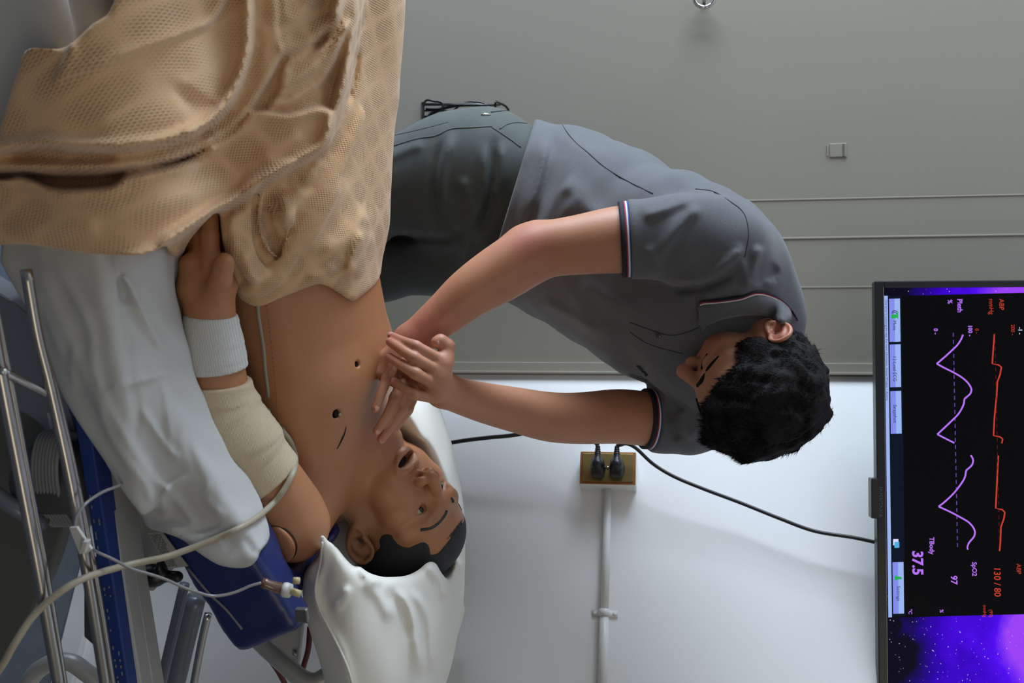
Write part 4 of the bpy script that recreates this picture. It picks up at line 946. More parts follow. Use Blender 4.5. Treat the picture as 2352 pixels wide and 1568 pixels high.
# blanket
BLP = [(300, -260), (264, 0), (212, 55), (153, 107), (110, 112), (61, 114), (40, 165), (18, 235), (0, 292), (-30, 330), (-300, 430), (-300, 600), (0, 562), (100, 566), (180, 580), (240, 584), (300, 586), (345, 580), (380, 562), (386, 585), (392, 620), (403, 655), (415, 690), (430, 706), (439, 690), (430, 655), (421, 610), (428, 565), (462, 520), (500, 486), (507, 520), (512, 560), (527, 612), (534, 645), (548, 680), (575, 700), (603, 702), (640, 686), (690, 666), (735, 652), (768, 666), (800, 688), (815, 690), (835, 676), (870, 642), (884, 590), (905, 560), (960, 500), (960, -260)]
bl = Field()
# legs and hips below the cloth
bl.echain([bed(-.66, .0, .735), bed(-.40, .0, .745), bed(-.22, .0, .745), bed(-.10, .0, .738)], BT, [.24, .21, .185, .175], [.15, .125, .122, .120], .04)
bl.chain([bed(-.70, -.16, .745), bed(-.45, -.17, .725), bed(-.28, -.20, .70)], [.09, .075, .04], .08)
bl.chain([bed(-.62, .10, .82), bed(-.42, .08, .805), bed(-.25, .05, .79)], [.10, .085, .06], .06)
bl.add(RBox(bed(-.58, -.405, .58), (BD, BT, XYZ[2]), [.36, .030, .14], .02), .08)
bl.add(RBox(bed(-.50, -.22, .655), (BD, BT, XYZ[2]), [.24, .17, .04], .03), .08)
# layers of cloth lying over one another (outlines in the photo frame), then folds, then rolls laid on the surface
BIG = [(-240, -240), (300, -250), (560, -250)]
LAY = [([(830, 40), (815, 120), (800, 200), (772, 290), (752, 335), (715, 362), (670, 384), (608, 421), (560, 455), (500, 490), (440, 528), (395, 557), (300, 600), (-240, 620)] + BIG + [(835, -250)], .016, 9, .006),
       ([(575, 256), (612, 254), (660, 262), (705, 250), (735, 244), (765, 262), (752, 335), (715, 362), (670, 384), (608, 421), (560, 455), (500, 490), (440, 528), (395, 557), (300, 600), (-240, 620), (-240, 412), (0, 408), (40, 402), (80, 415), (110, 429), (150, 434), (220, 432), (262, 424), (285, 406), (330, 396), (400, 378), (455, 352), (510, 318), (550, 286)], .010, 8, .005),
       ([(-240, 402), (0, 402), (60, 398), (130, 403), (230, 401), (290, 396), (276, 412), (262, 424), (220, 432), (150, 434), (110, 429), (80, 415), (40, 405), (0, 412), (-240, 416)], -.024, 4),
       ([(625, -250), (640, 60), (647, 118), (628, 165), (600, 212), (566, 262), (510, 315), (420, 360), (280, 388), (0, 392), (-240, 392)] + BIG, .010, 8, .005),
       ([(577, -250), (580, 40), (574, 130), (545, 215), (490, 284), (400, 326), (300, 342), (200, 345), (90, 336), (-240, 330)] + BIG, .014, 9, .010),
       ([(123, 188), (220, 160), (330, 118), (430, 78), (492, 48), (540, -60), (560, -250), (-240, -250), (-240, 60), (60, 114), (152, 108), (138, 150)], .005, 8, .003),
       ([(645, 130), (700, 112), (752, 70), (785, 10), (800, -250), (640, -250), (640, 40)], .008, 10, .005), ([(640, 215), (690, 190), (748, 145), (785, 88), (805, 20), (815, -250), (780, -250), (760, 60), (700, 118), (652, 142)], .008, 9, .005),
       ([(614, 254), (680, 232), (735, 190), (780, 132), (800, 60), (790, 60), (745, 148), (690, 194), (630, 222)], .006, 9, .004),
       ([(765, 262), (795, 200), (812, 100), (822, 20), (812, -60), (800, 60), (785, 140), (770, 220)], .006, 9, .004)]
bl.band = .13
bl.disp.append(layers([(q[0], q[1] * 1.6, q[2] * .85, *([q[3] * 1.7] if len(q) > 3 else [])) for q in LAY]))
BF = [([(445, 240), (400, 270), (300, 300), (180, 310)], .006, 50, 30), ([(420, 60), (460, 150), (430, 230)], .006, 60, 60), ([(455, 300), (440, 302), (420, 308)], .004, 12, 12), ([(250, 362), (150, 366), (40, 360)], -.008, 14, 12, 0), ([(500, 350), (420, 372), (330, 385)], -.006, 10, 10),
      ([(560, 400), (480, 430), (380, 462), (280, 480), (150, 480), (40, 465)], .007, 26, 40), ([(240, 520), (150, 525), (0, 510)], .005, 20, 20), ([(700, 300), (650, 335), (590, 372)], .005, 26, 26), ([(510, 300), (480, 330), (500, 340)], .004, 12, 12),
      ([(640, 160), (690, 138), (745, 96)], -.006, 7, 7), ([(625, 235), (690, 210), (745, 165)], -.006, 7, 7), ([(655, 60), (700, 20), (720, -40)], .006, 18, 18), ([(600, 40), (612, 110), (590, 190)], .005, 14, 16),
      ([(820, 100), (812, 180), (795, 250)], -.006, 8, 8), ([(700, 420), (672, 470), (640, 500)], .010, 20, 20), ([(740, 360), (715, 400), (690, 420)], .006, 14, 14), ([(640, 440), (655, 480), (650, 530)], .010, 22, 16), ([(550, 470), (532, 530), (545, 610)], .010, 16, 20),
      ([(850, 470), (820, 520), (780, 560), (720, 590)], .005, 24, 24), ([(838, 520), (812, 580), (795, 640)], .008, 10, 20), ([(800, 400), (770, 470), (730, 540), (700, 600)], .005, 20, 14), ([(560, 560), (570, 620), (600, 660)], .008, 16, 12), ([(770, 600), (740, 630), (700, 640)], .004, 14, 14)]
bl.disp.append(folds([(q[0], q[1] * 1.5, *q[2:]) for q in BF]))
blc = bl.clone(); blc.cuts = []
def roll(pts, rs, k=.006, lift=.3):
    w_ = []
    for (a_, b_), r_ in zip(pts, rs):
        h_ = blc.hit(a_, b_, .7, r_ * lift); w_.append(h_ if h_ is not None and h_[1] < 1.62 else P(a_, b_, 1.45))
    w_ = np.array(w_)
    for _ in range(3): w_[1:-1] = (w_[:-2] + 2 * w_[1:-1] + w_[2:]) / 4
    bl.adds2.append((Group([Cone(x0, x1, r0, r1) for x0, x1, r0, r1 in (lambda q: [(q[i, :3], q[i + 1, :3], q[i, 3], q[i + 1, 3]) for i in range(len(q) - 1)])(catmull(np.hstack([w_, np.array(rs)[:, None]]), 5))], 0), k))
roll([(826, 262), (812, 300), (785, 355), (748, 425), (708, 492), (675, 556), (655, 610), (625, 652), (590, 676), (562, 660)], [.008, .012, .014, .015, .016, .016, .015, .016, .015, .010], .006, .15)
roll([(606, 424), (604, 446), (589, 476), (587, 515), (600, 552), (618, 588), (640, 606), (654, 592), (650, 566), (655, 538), (668, 505)], [.0032, .0036, .0034, .0034, .0036, .0040, .0042, .0040, .0036, .0036, .003], .002, .9)
roll([(563, 462), (548, 510), (546, 560), (560, 605), (590, 640), (630, 645)], [.008, .011, .012, .012, .011, .008], .006, .25)
roll([(396, 566), (402, 620), (416, 670), (428, 698)], [.007, .007, .007, .006], .004, .3)
roll([(516, 500), (514, 560), (528, 618), (540, 650)], [.008, .010, .010, .009], .004, .3)
for pts_, r_ in (([(612, 480), (622, 530), (634, 568), (642, 588)], .0065), ([(700, 498), (692, 520), (684, 538)], .0055), ([(420, 600), (424, 640)], .004)):
    w_ = [blc.hit(a_, b_, .7, -.004) for a_, b_ in pts_]; w_ = [q for q in w_ if q is not None]
    if len(w_) > 1: bl.subs2.append((Group([Cone(w_[i], w_[i + 1], r_, r_) for i in range(len(w_) - 1)], 0), .003))
bl.disp.append(lambda p: .002 * np.sin(p[:, 0] * 26 + 2 * np.sin(p[:, 2] * 17)) * np.sin(p[:, 2] * 30 + p[:, 1] * 22))
bl.cuts.append((poly_cut(BLP), .007)); bl.cuts.append((lambda p: stc(p)[1] - .24, .01)); bl.cuts.append((lambda p: .44 - p[:, 2], .01))
bl.subs.append((Wrap(armf, bed(-.2, -.22, .73), .0, 0), 0)); bl.subs.pop()
hdf = Field(); hdf.echain([P(*q) for q in hd], unit([.15, .5, .9]), [.028, .038, .032], [.024, .022, .018], .02); hdf.chain([P(*hd[-1]), P(466, 520, 1.205), P(466, 470, 1.2)], [.028, .026, .02], .01)
def blanket_uv(p):
    s, t, z = stc(p); th = np.arctan2(z - .60, -(t) + 1e-6); return np.stack([s + .05 * np.sin(z * 9), th * .26 + .02 * np.sin(s * 12)], 1)
def blanket_mat():
    m = mat('cellular_blanket', srgb(216, 176, 132), .95, sheen=.35); nt = m.node_tree; b = nt.nodes['Principled BSDF']; N = nt.nodes.new; Lk = nt.links.new
    uvn = N('ShaderNodeUVMap'); uvn.uv_map = 'UVMap'
    mp_ = N('ShaderNodeMapping'); mp_.inputs['Rotation'].default_value = (0, 0, .35); mp_.inputs['Scale'].default_value = (2100, 2100, 1); Lk(uvn.outputs[0], mp_.inputs[0])
    sx = N('ShaderNodeSeparateXYZ'); Lk(mp_.outputs[0], sx.inputs[0])
    def mth(op, a, b_=None):
        n = N('ShaderNodeMath'); n.operation = op
        for i, v in enumerate((a, b_)):
            if v is None: continue
            if isinstance(v, (int, float)): n.inputs[i].default_value = v
            else: Lk(v, n.inputs[i])
        return n.outputs[0]
    sn = mth('MULTIPLY', mth('SINE', sx.outputs[0]), mth('SINE', sx.outputs[1]))       # basket weave: raised cells and holes
    holes = mth('MULTIPLY', mth('ABSOLUTE', mth('SINE', mth('MULTIPLY', sx.outputs[0], .5))), mth('ABSOLUTE', mth('SINE', mth('MULTIPLY', sx.outputs[1], .5))))
    hole = mth('SUBTRACT', 1.0, mth('POWER', mth('SUBTRACT', 1.0, holes), .55))
    # diamonds of open weave
    dx_ = mth('MULTIPLY', mth('SINE', mth('MULTIPLY', mth('ADD', sx.outputs[0], sx.outputs[1]), .026)), 1.0); dy_ = mth('SINE', mth('MULTIPLY', mth('SUBTRACT', sx.outputs[0], sx.outputs[1]), .026))
    dm = mth('MULTIPLY', dx_, dy_); msk = N('ShaderNodeMapRange'); msk.inputs[1].default_value = -.15; msk.inputs[2].default_value = .2; msk.inputs[3].default_value = .25; msk.inputs[4].default_value = 1; Lk(mth('ABSOLUTE', dm), msk.inputs[0]); msk.inputs[1].default_value = .02; msk.inputs[2].default_value = .55; msk.inputs[3].default_value = .12; msk.inputs[4].default_value = .95
    n2 = N('ShaderNodeTexNoise'); n2.inputs['Scale'].default_value = 9; n2.inputs['Detail'].default_value = 3; Lk(uvn.outputs[0], n2.inputs[0])
    mr2 = N('ShaderNodeMapRange'); mr2.inputs[1].default_value = .35; mr2.inputs[2].default_value = .65; mr2.inputs[3].default_value = .35; mr2.inputs[4].default_value = 1.0; Lk(n2.outputs['Fac'], mr2.inputs[0])
    amt = mth('MULTIPLY', mth('MULTIPLY', hole, msk.outputs[0]), mr2.outputs[0])
    mx = N('ShaderNodeMix'); mx.data_type = 'RGBA'; mx.inputs[6].default_value = (*srgb(218, 178, 134), 1); mx.inputs[7].default_value = (*srgb(150, 108, 68), 1); Lk(amt, mx.inputs[0]); Lk(mx.outputs[2], b.inputs['Base Color'])
    nz = N('ShaderNodeTexNoise'); nz.inputs['Scale'].default_value = 900; tc = N('ShaderNodeTexCoord'); Lk(tc.outputs['Object'], nz.inputs[0])
    hgt = mth('ADD', mth('MULTIPLY', amt, -1.0), mth('MULTIPLY', nz.outputs['Fac'], .5))
    bp = N('ShaderNodeBump'); bp.inputs['Strength'].default_value = .8; bp.inputs['Distance'].default_value = .0022; Lk(hgt, bp.inputs['Height']); Lk(bp.outputs[0], b.inputs['Normal'])
    return m
M_blanket = blanket_mat()
tag(solid('blanket', bl, .0036, M_blanket, None, uv=blanket_uv, ds=8.0, it=2), 'beige cellular cotton blanket bunched over the manikin hips and legs', 'blanket')
# pillow
pw = Field(); PA1 = math.radians(3); PD = BD * math.cos(PA1) + np.array([0, 0, math.sin(PA1)]); PT_ = unit(BT + np.array([0, 0, -.03])); PN = np.cross(PD, PT_)
pc = bed(.36, .0, .868)
pw.add(RBox(pc, (PD, PT_, PN), [.26, .30, .020], .02), .0); pw.add(Ell(pc - PD * .03, (PD, PT_, PN), [.27, .33, .078]), .03)
pw.schain([P(756, 1285, 1.335), P(757, 1350, 1.33), P(780, 1440, 1.345), P(820, 1570, 1.37)], [.030, .036, .036, .034], .04, 4)
pw.subs.append((Wrap(headonly, hX, .17, .009), .012)); pw.subs.append((Wrap(press, bed(.1, -.1, .75), .40, .004), .02))
pw.late = True; pw.add(Ell(P(778, 1240, 1.62), XYZ, [.050, .045, .050]), .03); pw.sub(Cone(P(724, 1200, 1.28), P(738, 1226, 1.36), .026, .020), .02); pw.late = False
pw.carve([P(880, 1025, 1.36), P(880, 1025, 1.50), P(880, 1100, 1.52), P(885, 1180, 1.54)], [.07, .07, .055, .065], .015); pw.carve([P(895, 1195, 1.58), P(893, 1190, 1.40), P(890, 1180, 1.15)], [.092, .084, .072], .02)
PF = [([(905, 1345), (940, 1400), (955, 1470), (965, 1560)], .010, 12, 12), ([(925, 1340), (975, 1400), (990, 1470), (992, 1560)], .006, 10, 10), ([(880, 1350), (930, 1400), (945, 1480)], -.003, 16, 16), ([(970, 1290), (1010, 1330), (1025, 1380)], .006, 8, 12), ([(1000, 1270), (1040, 1290), (1060, 1310)], .005, 8, 8),
      ([(760, 1400), (790, 1380), (800, 1340)], .007, 10, 12), ([(830, 1330), (870, 1370), (900, 1430)], .005, 12, 14), ([(735, 1235), (742, 1290), (724, 1350), (735, 1410), (775, 1470), (800, 1540), (812, 1600)], .006, 7, 7, 0), ([(820, 1290), (840, 1320), (880, 1345)], .006, 10, 10)]
pw.disp.append(folds([(q[0], q[1], max(11, q[2]), max(11, q[3]), *q[4:]) for q in PF])); pw.disp.append(lambda p: .0015 * np.sin(p[:, 0] * 40 + 2 * np.sin(p[:, 2] * 33)) * np.sin(p[:, 2] * 50 + p[:, 1] * 30))
M_pil = mat('pillow_cotton', (.82, .80, .71), .85, bump=.08, bscale=900)
pil = thing('pillow', bed(.36, 0, .80), 'white pillow under the manikin head at the end of the bed', 'pillow')
solid('pillowcase', pw, .0036, M_pil, pil, ds=1.5)
w_ = [pw.hit(a_, b_, .9, .0004) for a_, b_ in catmull(np.array([(740, 1245), (737, 1290), (724, 1345), (730, 1390), (752, 1435), (778, 1485), (803, 1545), (815, 1600)], float), 4)]; w_ = np.array([q for q in w_ if q is not None and q[1] < 1.5])
for _ in range(2): w_[1:-1] = (w_[:-2] + 2 * w_[1:-1] + w_[2:]) / 4
tube('hem', w_, .0016, M_pil, pil, 8)
# ------------------------------------------------------------------ bed frame, rails, hoses
M_steel = mat('rail_steel', (.42, .40, .37), .22, 1, var=.10, vscale=30)
M_grey = mat('grey_paint', (.46, .46, .44), .4, .2, var=.05, vscale=12)
M_grey2 = mat('grey_blue_paint', (.20, .22, .25), .35, .3)
M_dark = mat('dark_grey_plastic', (.05, .052, .05), .45, var=.1, vscale=20)
M_panel = mat('olive_grey_plastic', (.115, .12, .10), .35, var=.08, vscale=8)
M_bluebar = mat('blue_bar', (.010, .035, .20), .4, var=.1, vscale=20)
M_fleck = mat('bar_fleck', (.30, .28, .24), .6)
fr = thing('hospital_bed', bed(-.2, 0, 0), 'grey and blue steel hospital bed carrying the mattress', 'bed')
def bar(name, pts, w, h, m, parent, bev=.002):
    """flat bar through points; w along the bed width, h vertical"""
    a, b = np.array(pts[0]), np.array(pts[1]); d = unit(b - a); n = unit(np.cross(d, BT)); return box(name, (a + b) / 2, (d, BT, n), (np.linalg.norm(b - a) / 2, w / 2, h / 2), m, parent, bev)
q0 = BP(192, 870, -.40); q1 = BP(306, 1640, -.40); dq = unit(q1 - q0)
bb_ = bar('deck_bar', [q0 - dq * .9, q1 + dq * .1], .03, .0185, M_bluebar, fr)
V, Fa = [], []
for i in range(34):
    u = rng.uniform(.25, .98); a_ = q0 + (q1 - q0) * u - BT * .0155 + XYZ[2] * rng.choice([-.004, .003]) 
    V, Fa = merge((V, Fa), box_vf(a_, (dq, BT, XYZ[2]), (rng.uniform(.0008, .003), .0006, .0006)))
o_ = link('fleck', mesh('fleck', V, Fa), M_fleck, bb_, smooth=False); o_['kind'] = 'stuff'
q0 = BP(246, 1040, -.37); q1 = BP(342, 1640, -.37); dq = unit(q1 - q0)
bar('side_beam', [q0 - dq * .2, q1], .05, .022, M_grey, fr, .004)
q0b = BP(262, 1030, -.355); q1b = BP(362, 1640, -.355); bar('side_beam', [q0b - dq * .2, q1b], .03, .018, M_grey, fr, .003)
# legs and lower frame, mostly hidden
for s_ in (-.75, .0):
    for t_ in (-.30, .30): tube('leg', [bed(s_, t_, .10), bed(s_, t_, .30), bed(s_, t_, .57)], .022, M_grey, fr, 14)
for t_ in (-.30, .30): bar('lower_beam', [bed(-.85, t_, .14), bed(.0, t_, .14)], .04, .04, M_grey, fr, .004)
bar('cross_beam', [bed(-.75, 0, .56), bed(.25, 0, .56)], .50, .012, M_grey, fr)
box('cross_beam', bed(-.05, 0, .545), (BD, BT, XYZ[2]), (.02, .36, .015), M_grey, fr, .003); box('cross_beam', bed(-.70, 0, .545), (BD, BT, XYZ[2]), (.02, .36, .015), M_grey, fr, .003)
for s_ in (-.75, .0):
    for t_ in (-.30, .30):
        v = tube_vf([bed(s_, t_ - .016, .045), bed(s_, t_ + .016, .045)], .045, 24); wh_ = link('castor', mesh('castor', *v), M_black, fr)
        box('fork', bed(s_, t_, .085), (BD, BT, XYZ[2]), (.022, .026, .024), M_grey, wh_, .004)
M_red_h = mat("red_rubber", (.12, .008, .012), .4)
# backrest struts and plates seen to the right
def T(name, pts, r, m, flat=1, parent=fr): return tube(name, catmull([BP(*q) for q in pts], 6), r, m, parent, 14, flat)
T('backrest_strut', [(424, 1340, .12), (398, 1450, .10), (362, 1600, .08)], .0095, M_grey2)
T('backrest_strut', [(452, 1370, .05), (425, 1480, .04), (392, 1620, .03)], .017, M_grey2)
T('gas_spring', [(478, 1410, .02), (462, 1480, .015), (438, 1610, .01)], .007, M_chrome)
T('backrest_tube', [(575, 1450, -.10), (615, 1490, -.12), (655, 1525, -.14), (690, 1556, -.15), (720, 1566, -.15), (750, 1552, -.14), (775, 1530, -.12)], .0145, M_grey)
prism('backrest_plate', [BP(560, 1440, .0), BP(715, 1400, .0), BP(695, 1440, .0), BP(684, 1532, .0), BP(664, 1530, .0), BP(598, 1490, .0)], BT * .012, M_grey, fr, .002)
link('bolt', mesh('bolt', *tube_vf([BP(677, 1500, -.002), BP(677, 1500, -.008)], .004, 12)), M_steel, fr)
tag(T('red_hose', [(575, 1465, -.03), (605, 1497, -.03), (635, 1535, -.02), (660, 1580, -.01)], .0048, M_red_h, parent=None), 'dark red hose curving below the grey backrest tube', 'hose')
tag(T('red_hose', [(712, 1440, -.04), (708, 1490, -.04), (697, 1530, -.04), (688, 1560, -.04)], .0048, M_red_h, parent=None), 'dark red hose hanging beside the pillow edge', 'hose')
# grey adjusting bracket with slots, black knob
br = thing('rail_bracket', BP(215, 1400, -.44), 'dark grey bracket with slotted holes behind the chrome rail', 'bracket')
q = [(192, 1300, 0), (236, 1268, 0), (244, 1300, 0), (246, 1480, 0), (215, 1483, 0), (192, 1462, 0)]
prism('bracket_plate', [BP(a_, b_, -.385) for a_, b_, _ in q], BT * .012, M_dark, br, .002)
for a_, b_ in ((236, 1310), (228, 1372), (226, 1398)):
    c_ = BP(a_, b_, -.387); link('pivot', mesh('pivot', *tube_vf([c_, c_ - BT * .006], .009, 16)), M_black, br)
f = Field(); c_ = BP(352, 1322, -.30); f.add(Ell(c_ - XYZ[2] * .002, XYZ, [.016, .016, .022]), 0); f.add(Cone(c_ + XYZ[2] * .010, c_ + XYZ[2] * .035, .008, .008), .004); f.add(Ell(BP(372, 1300, -.30), XYZ, [.012, .012, .006]), .004)
kn = thing('clamp_knob', c_, 'black clamp knob hanging between frame beam and blue mattress', 'knob'); solid('knob_body', f, .002, M_black, kn)
# lower side panel and plastic base seen through the rails
bs = thing('bed_side_panel', BP(60, 1100, -.33), 'olive grey moulded panel behind the chrome side rails', 'panel')
q = [(-60, 700), (150, 860), (170, 1000), (160, 1120), (146, 1208), (112, 1320), (80, 1390), (40, 1470), (0, 1530), (-60, 1600)]
prism('panel_shell', [BP(a_, b_, -.33) for a_, b_ in catmull(np.array(q, float), 3)], BT * .03, M_panel, bs, .004)
q = [(-60, 640), (60, 720), (150, 840), (176, 960), (170, 1040), (120, 1010), (70, 960), (-60, 900)]
prism('panel_cover', [BP(a_, b_, -.36) for a_, b_ in catmull(np.array(q, float), 3)], BT * .04, M_grey2, bs, .008)
T('cross_tube', [(-40, 1110, -.42), (0, 1142, -.42), (45, 1172, -.42), (100, 1205, -.40)], .010, M_grey2, parent=bs)
T('curved_tube', [(40, 1640, -.30), (70, 1560, -.30), (110, 1525, -.30), (160, 1520, -.30), (200, 1545, -.30), (240, 1575, -.30), (300, 1600, -.30)], .0125, M_grey, parent=bs)
# chrome side rails
rl = thing('side_rail', BP(100, 1200, -.50), 'folded down chrome tube side rail along the near side of the bed', 'rail')
T('upper_tube', [(60, 620, -.50), (86, 770, -.50), (118, 900, -.50), (165, 1120, -.50), (205, 1345, -.50), (246, 1600, -.50)], .0062, M_steel, parent=rl)
T('upper_tube', [(66, 700, -.48), (98, 800, -.48), (128, 900, -.48), (178, 1120, -.48), (222, 1345, -.48), (262, 1600, -.48)], .0040, M_steel, parent=rl)
T('lower_tube', [(-30, 680, -.55), (0, 850, -.55), (45, 1085, -.55), (90, 1320, -.55), (140, 1600, -.55)], .0068, M_steel, parent=rl)
T('lower_tube', [(-20, 660, -.53), (18, 850, -.53), (62, 1085, -.53), (106, 1320, -.53), (152, 1600, -.53)], .0040, M_steel, parent=rl)
T('link_rod', [(6, 853, -.545), (60, 880, -.52), (112, 905, -.50)], .0045, M_steel, parent=rl)
link('rivet', mesh('rivet', *tube_vf([BP(7, 853, -.556), BP(7, 853, -.566)], .004, 12)), M_chrome, rl)
# ribbed hose (coiled) behind the rails
M_ribl = mat('hose_light', (.23, .23, .225), .5); M_ribd = mat('hose_dark', (.06, .06, .06), .6)
def ribs(name, label, cx0, cx1, yc, rx, ry, n, t, lean):
    g = thing(name, BP((cx0 + cx1) / 2, yc, t), label, 'hose')
    base = None
    for k in range(n):
        cx = cx0 + (cx1 - cx0) * k / (n - 1); pts = []
        for j in range(25):
            a_ = -2.3 + 4.6 * j / 24; pts.append(BP(cx - math.cos(a_) * rx + lean * math.sin(a_), yc + math.sin(a_) * ry, t + .05 * (1 - math.cos(a_))))
        o = tube('rib', pts, .0026, M_ribl if k % 1 == 0 else M_ribd, g, 8)
    c_ = [BP(cx0 - rx * .6 + (cx1 - cx0 + rx * .3) * j / 6, yc, t + .045) for j in range(7)]
    f = Field(); f.echain([BP(cx0, yc, t + .05), BP(cx1, yc, t + .05)], XYZ[0], [pxr(ry * .93, 1.05)] * 2, [.05] * 2, .01); solid('hose_wall', f, .004, M_ribd, g)
ribs('ribbed_hose', 'grey ribbed hose looped between the chrome rails, the larger coil', 118, 172, 1098, 42, 108, 8, -.42, 8)
ribs('ribbed_hose', 'small bundle of thin grey ribs right of the larger coil', 196, 222, 1168, 12, 34, 7, -.40, 3)
# clear drip line, its tag and connectors; beige air hose
M_clear = mat('clear_tube', (.24, .24, .235), .12, coat=.6); M_beige = mat('beige_hose', srgb(168, 158, 136), .45); M_cream = mat('cream_plastic', srgb(190, 175, 130), .4); M_amber = mat('amber_plastic', (.16, .08, .05), .15, coat=.5)
def nearhit(px, py, t, off):
    c_ = [h for h in (mf.hit(px, py, .8, off), m_.hit(px, py, .8, off), st_.hit(px, py, .8, off)) if h is not None and h[1] < 1.6]
    q = BP(px, py, t); return min(c_ + [q], key=lambda h: h[1]) if c_ else q
L_ = [(0, 1535, -.60), (35, 1475, -.59), (80, 1410, -.57), (140, 1358, -.55), (200, 1325, -.52), (290, 1298, -.46), (375, 1280, -.43), (430, 1262, -.41), (500, 1235, -.385), (545, 1215, -.355)]
pts = [nearhit(a_, b_, t_, .006) for a_, b_, t_ in L_] + [nearhit(a_, b_, 9, .007) for a_, b_ in ((590, 1188), (625, 1158), (652, 1125), (675, 1080), (678, 1045), (666, 1012), (650, 990))]
pts = [BP(-80, 1640, -.62)] + pts + [pts[-1] + np.array([-.012, .035, -.02])]
tag(tube('air_hose', catmull(pts, 8), .0040, M_beige, None, 12), 'beige hose looped over the manikin upper arm and hanging to the lower left', 'hose')
L_ = [(688, 1352), (672, 1347), (640, 1342), (600, 1338), (575, 1345), (545, 1358), (515, 1366), (485, 1368), (455, 1360), (420, 1348), (380, 1330), (340, 1317), (300, 1305), (262, 1285), (225, 1268)]
pts = [nearhit(a_, b_, -.40 - .0004 * (640 - a_) * .6, .004) for a_, b_ in L_[3:]] + [BP(210, 1258, -.53)]
tag(tube('drip_line', catmull(pts, 6), .0018, M_clear, None, 8), 'clear drip line running from the connector by the pillow down to the tag', 'tube')
pts = [BP(172, 1212, -.53), BP(176, 1185, -.525), BP(198, 1155, -.51), BP(235, 1130, -.48), BP(268, 1117, -.45), BP(290, 1105, -.40)]
tag(tube('drip_line', catmull(pts, 6), .0018, M_clear, None, 8), 'clear drip line from the white tag up and under the sheet', 'tube')
tg = thing('tube_clamp', BP(188, 1245, -.53), 'white plastic clamp tag on the clear drip line at the rail', 'clamp')
M_tag = mat('white_tag', (.62, .61, .57), .4)
prism('tag_body', [BP(a_, b_, -.535) for a_, b_ in ((158, 1212), (176, 1211), (210, 1262), (202, 1270), (182, 1273))], BT * .004, M_tag, tg, .0008)
box('clip', BP(196, 1254, -.538), (unit(dq + XYZ[2] * -.4), BT, XYZ[2]), (.008, .004, .003), M_tag, tg, .001)
cn = thing('drip_connector', nearhit(640, 1345, -.40, .010), 'brown tinted drip connector with white ring below the pillow', 'connector')
k0 = nearhit(603, 1338, -.40, .010); k1 = nearhit(650, 1353, -.40, .010); k2 = nearhit(668, 1357, -.40, .010); k3 = nearhit(690, 1364, -.40, .010)
tube('chamber', [k0, k0 + (k1 - k0) * .2, k0 + (k1 - k0) * .25, k1], [.0065, .0068, .0058, .0072], M_amber, cn, 16)
tube('ring', [k1, k1 + (k2 - k1) * .3, k2], [.0085, .0095, .0085], M_tag, cn, 12); tube('outlet', [k2, k3], .0045, M_cream, cn, 12)
kk = nearhit(680, 1333, -.40, .006); tube('outlet', [kk - XYZ[2] * .003, kk + XYZ[2] * .004], .0042, M_cream, cn, 12)
c_ = thing('tube_clip', nearhit(694, 1412, -.38, .006), 'small clear clip at the mattress corner under the pillow', 'clip'); box('clip_body', nearhit(694, 1412, -.38, .006), (BD, BT, XYZ[2]), (.010, .004, .008), mat('smoky_plastic', (.10, .10, .10), .15, coat=.4), c_, .002)
# ------------------------------------------------------------------ wall monitor
m0 = P(2009, 645, 2.02); mr = P(2018, 1568, 1.975); e1 = unit(mr - m0); mu = P(2352, 635, 2.02) - m0; e2 = unit(mu - e1 * (mu @ e1)); e3 = -np.cross(e1, e2); e3 = e3 if e3[1] < 0 else -e3
def mpos(px, py, off=0):
    d = ray(px, py); k = ((m0 + e3 * off - CAM) @ e3) / (d @ e3); return CAM + d * k
def mloc(px, py): q = mpos(px, py) - m0; return q @ e1, q @ e2
MW = 2 * mloc(2020, 1145)[0]; MH = MW * .575
mon = thing('monitor', m0 + e1 * MW / 2, 'black framed wall monitor showing a patient vital signs screen', 'monitor')
M_bez = mat('bezel_black', (.014, .014, .015), .35); M_back = mat('monitor_back', (.02, .02, .02), .5)
def mb(u, v, w=0): return m0 + e1 * u + e2 * v + e3 * w
def mbox(name, u0, v0, u1, v1, w0, w1, m, bev=0, parent=mon): return box(name, mb((u0 + u1) / 2, (v0 + v1) / 2, (w0 + w1) / 2), (e1, e2, e3), (abs(u1 - u0) / 2, abs(v1 - v0) / 2, abs(w1 - w0) / 2), m, parent, bev)
su, sv = mloc(2031, 661); bw = .016; BZ = sv
mbox('bezel', 0, 0, MW, BZ, -.03, 0, M_bez, .002); mbox('bezel', 0, MH - bw, MW, MH, -.03, 0, M_bez, .002); mbox('bezel', 0, BZ, su, MH - bw, -.03, 0, M_bez, .002); mbox('bezel', MW - bw, BZ, MW, MH - bw, -.03, 0, M_bez, .002)
mbox('back_case', .01, .01, MW - .01, MH - .01, -.06, -.02, M_back, .01)
a_ = mloc(2000, 1098); b_ = mloc(2005, 1190)
mbox('sensor_bar', a_[0], a_[1], b_[0], .004, -.028, .004, M_bez, .002)
mbox('trim_line', su - .002, BZ - .0022, MW - bw + .002, BZ - .0008, -.001, .0006, mat('bezel_edge', (.16, .15, .13), .3))
stru_ = box('wall_mount', mb(MW / 2, MH / 2, -.085), (e1, e2, e3), (.10, .10, .03), M_back, mon, .004)
def glow(name, c, s=1.0): return mat(name, (0, 0, 0), .4, emit=c, estr=s, spec=.05)
G_black = glow('screen_black', srgb(10, 10, 13)); G_bar = glow('screen_bar', srgb(16, 22, 38)); G_btn = glow('button_light', srgb(165, 192, 255), .95); G_btn2 = glow('button_dark', srgb(138, 150, 250), .95)
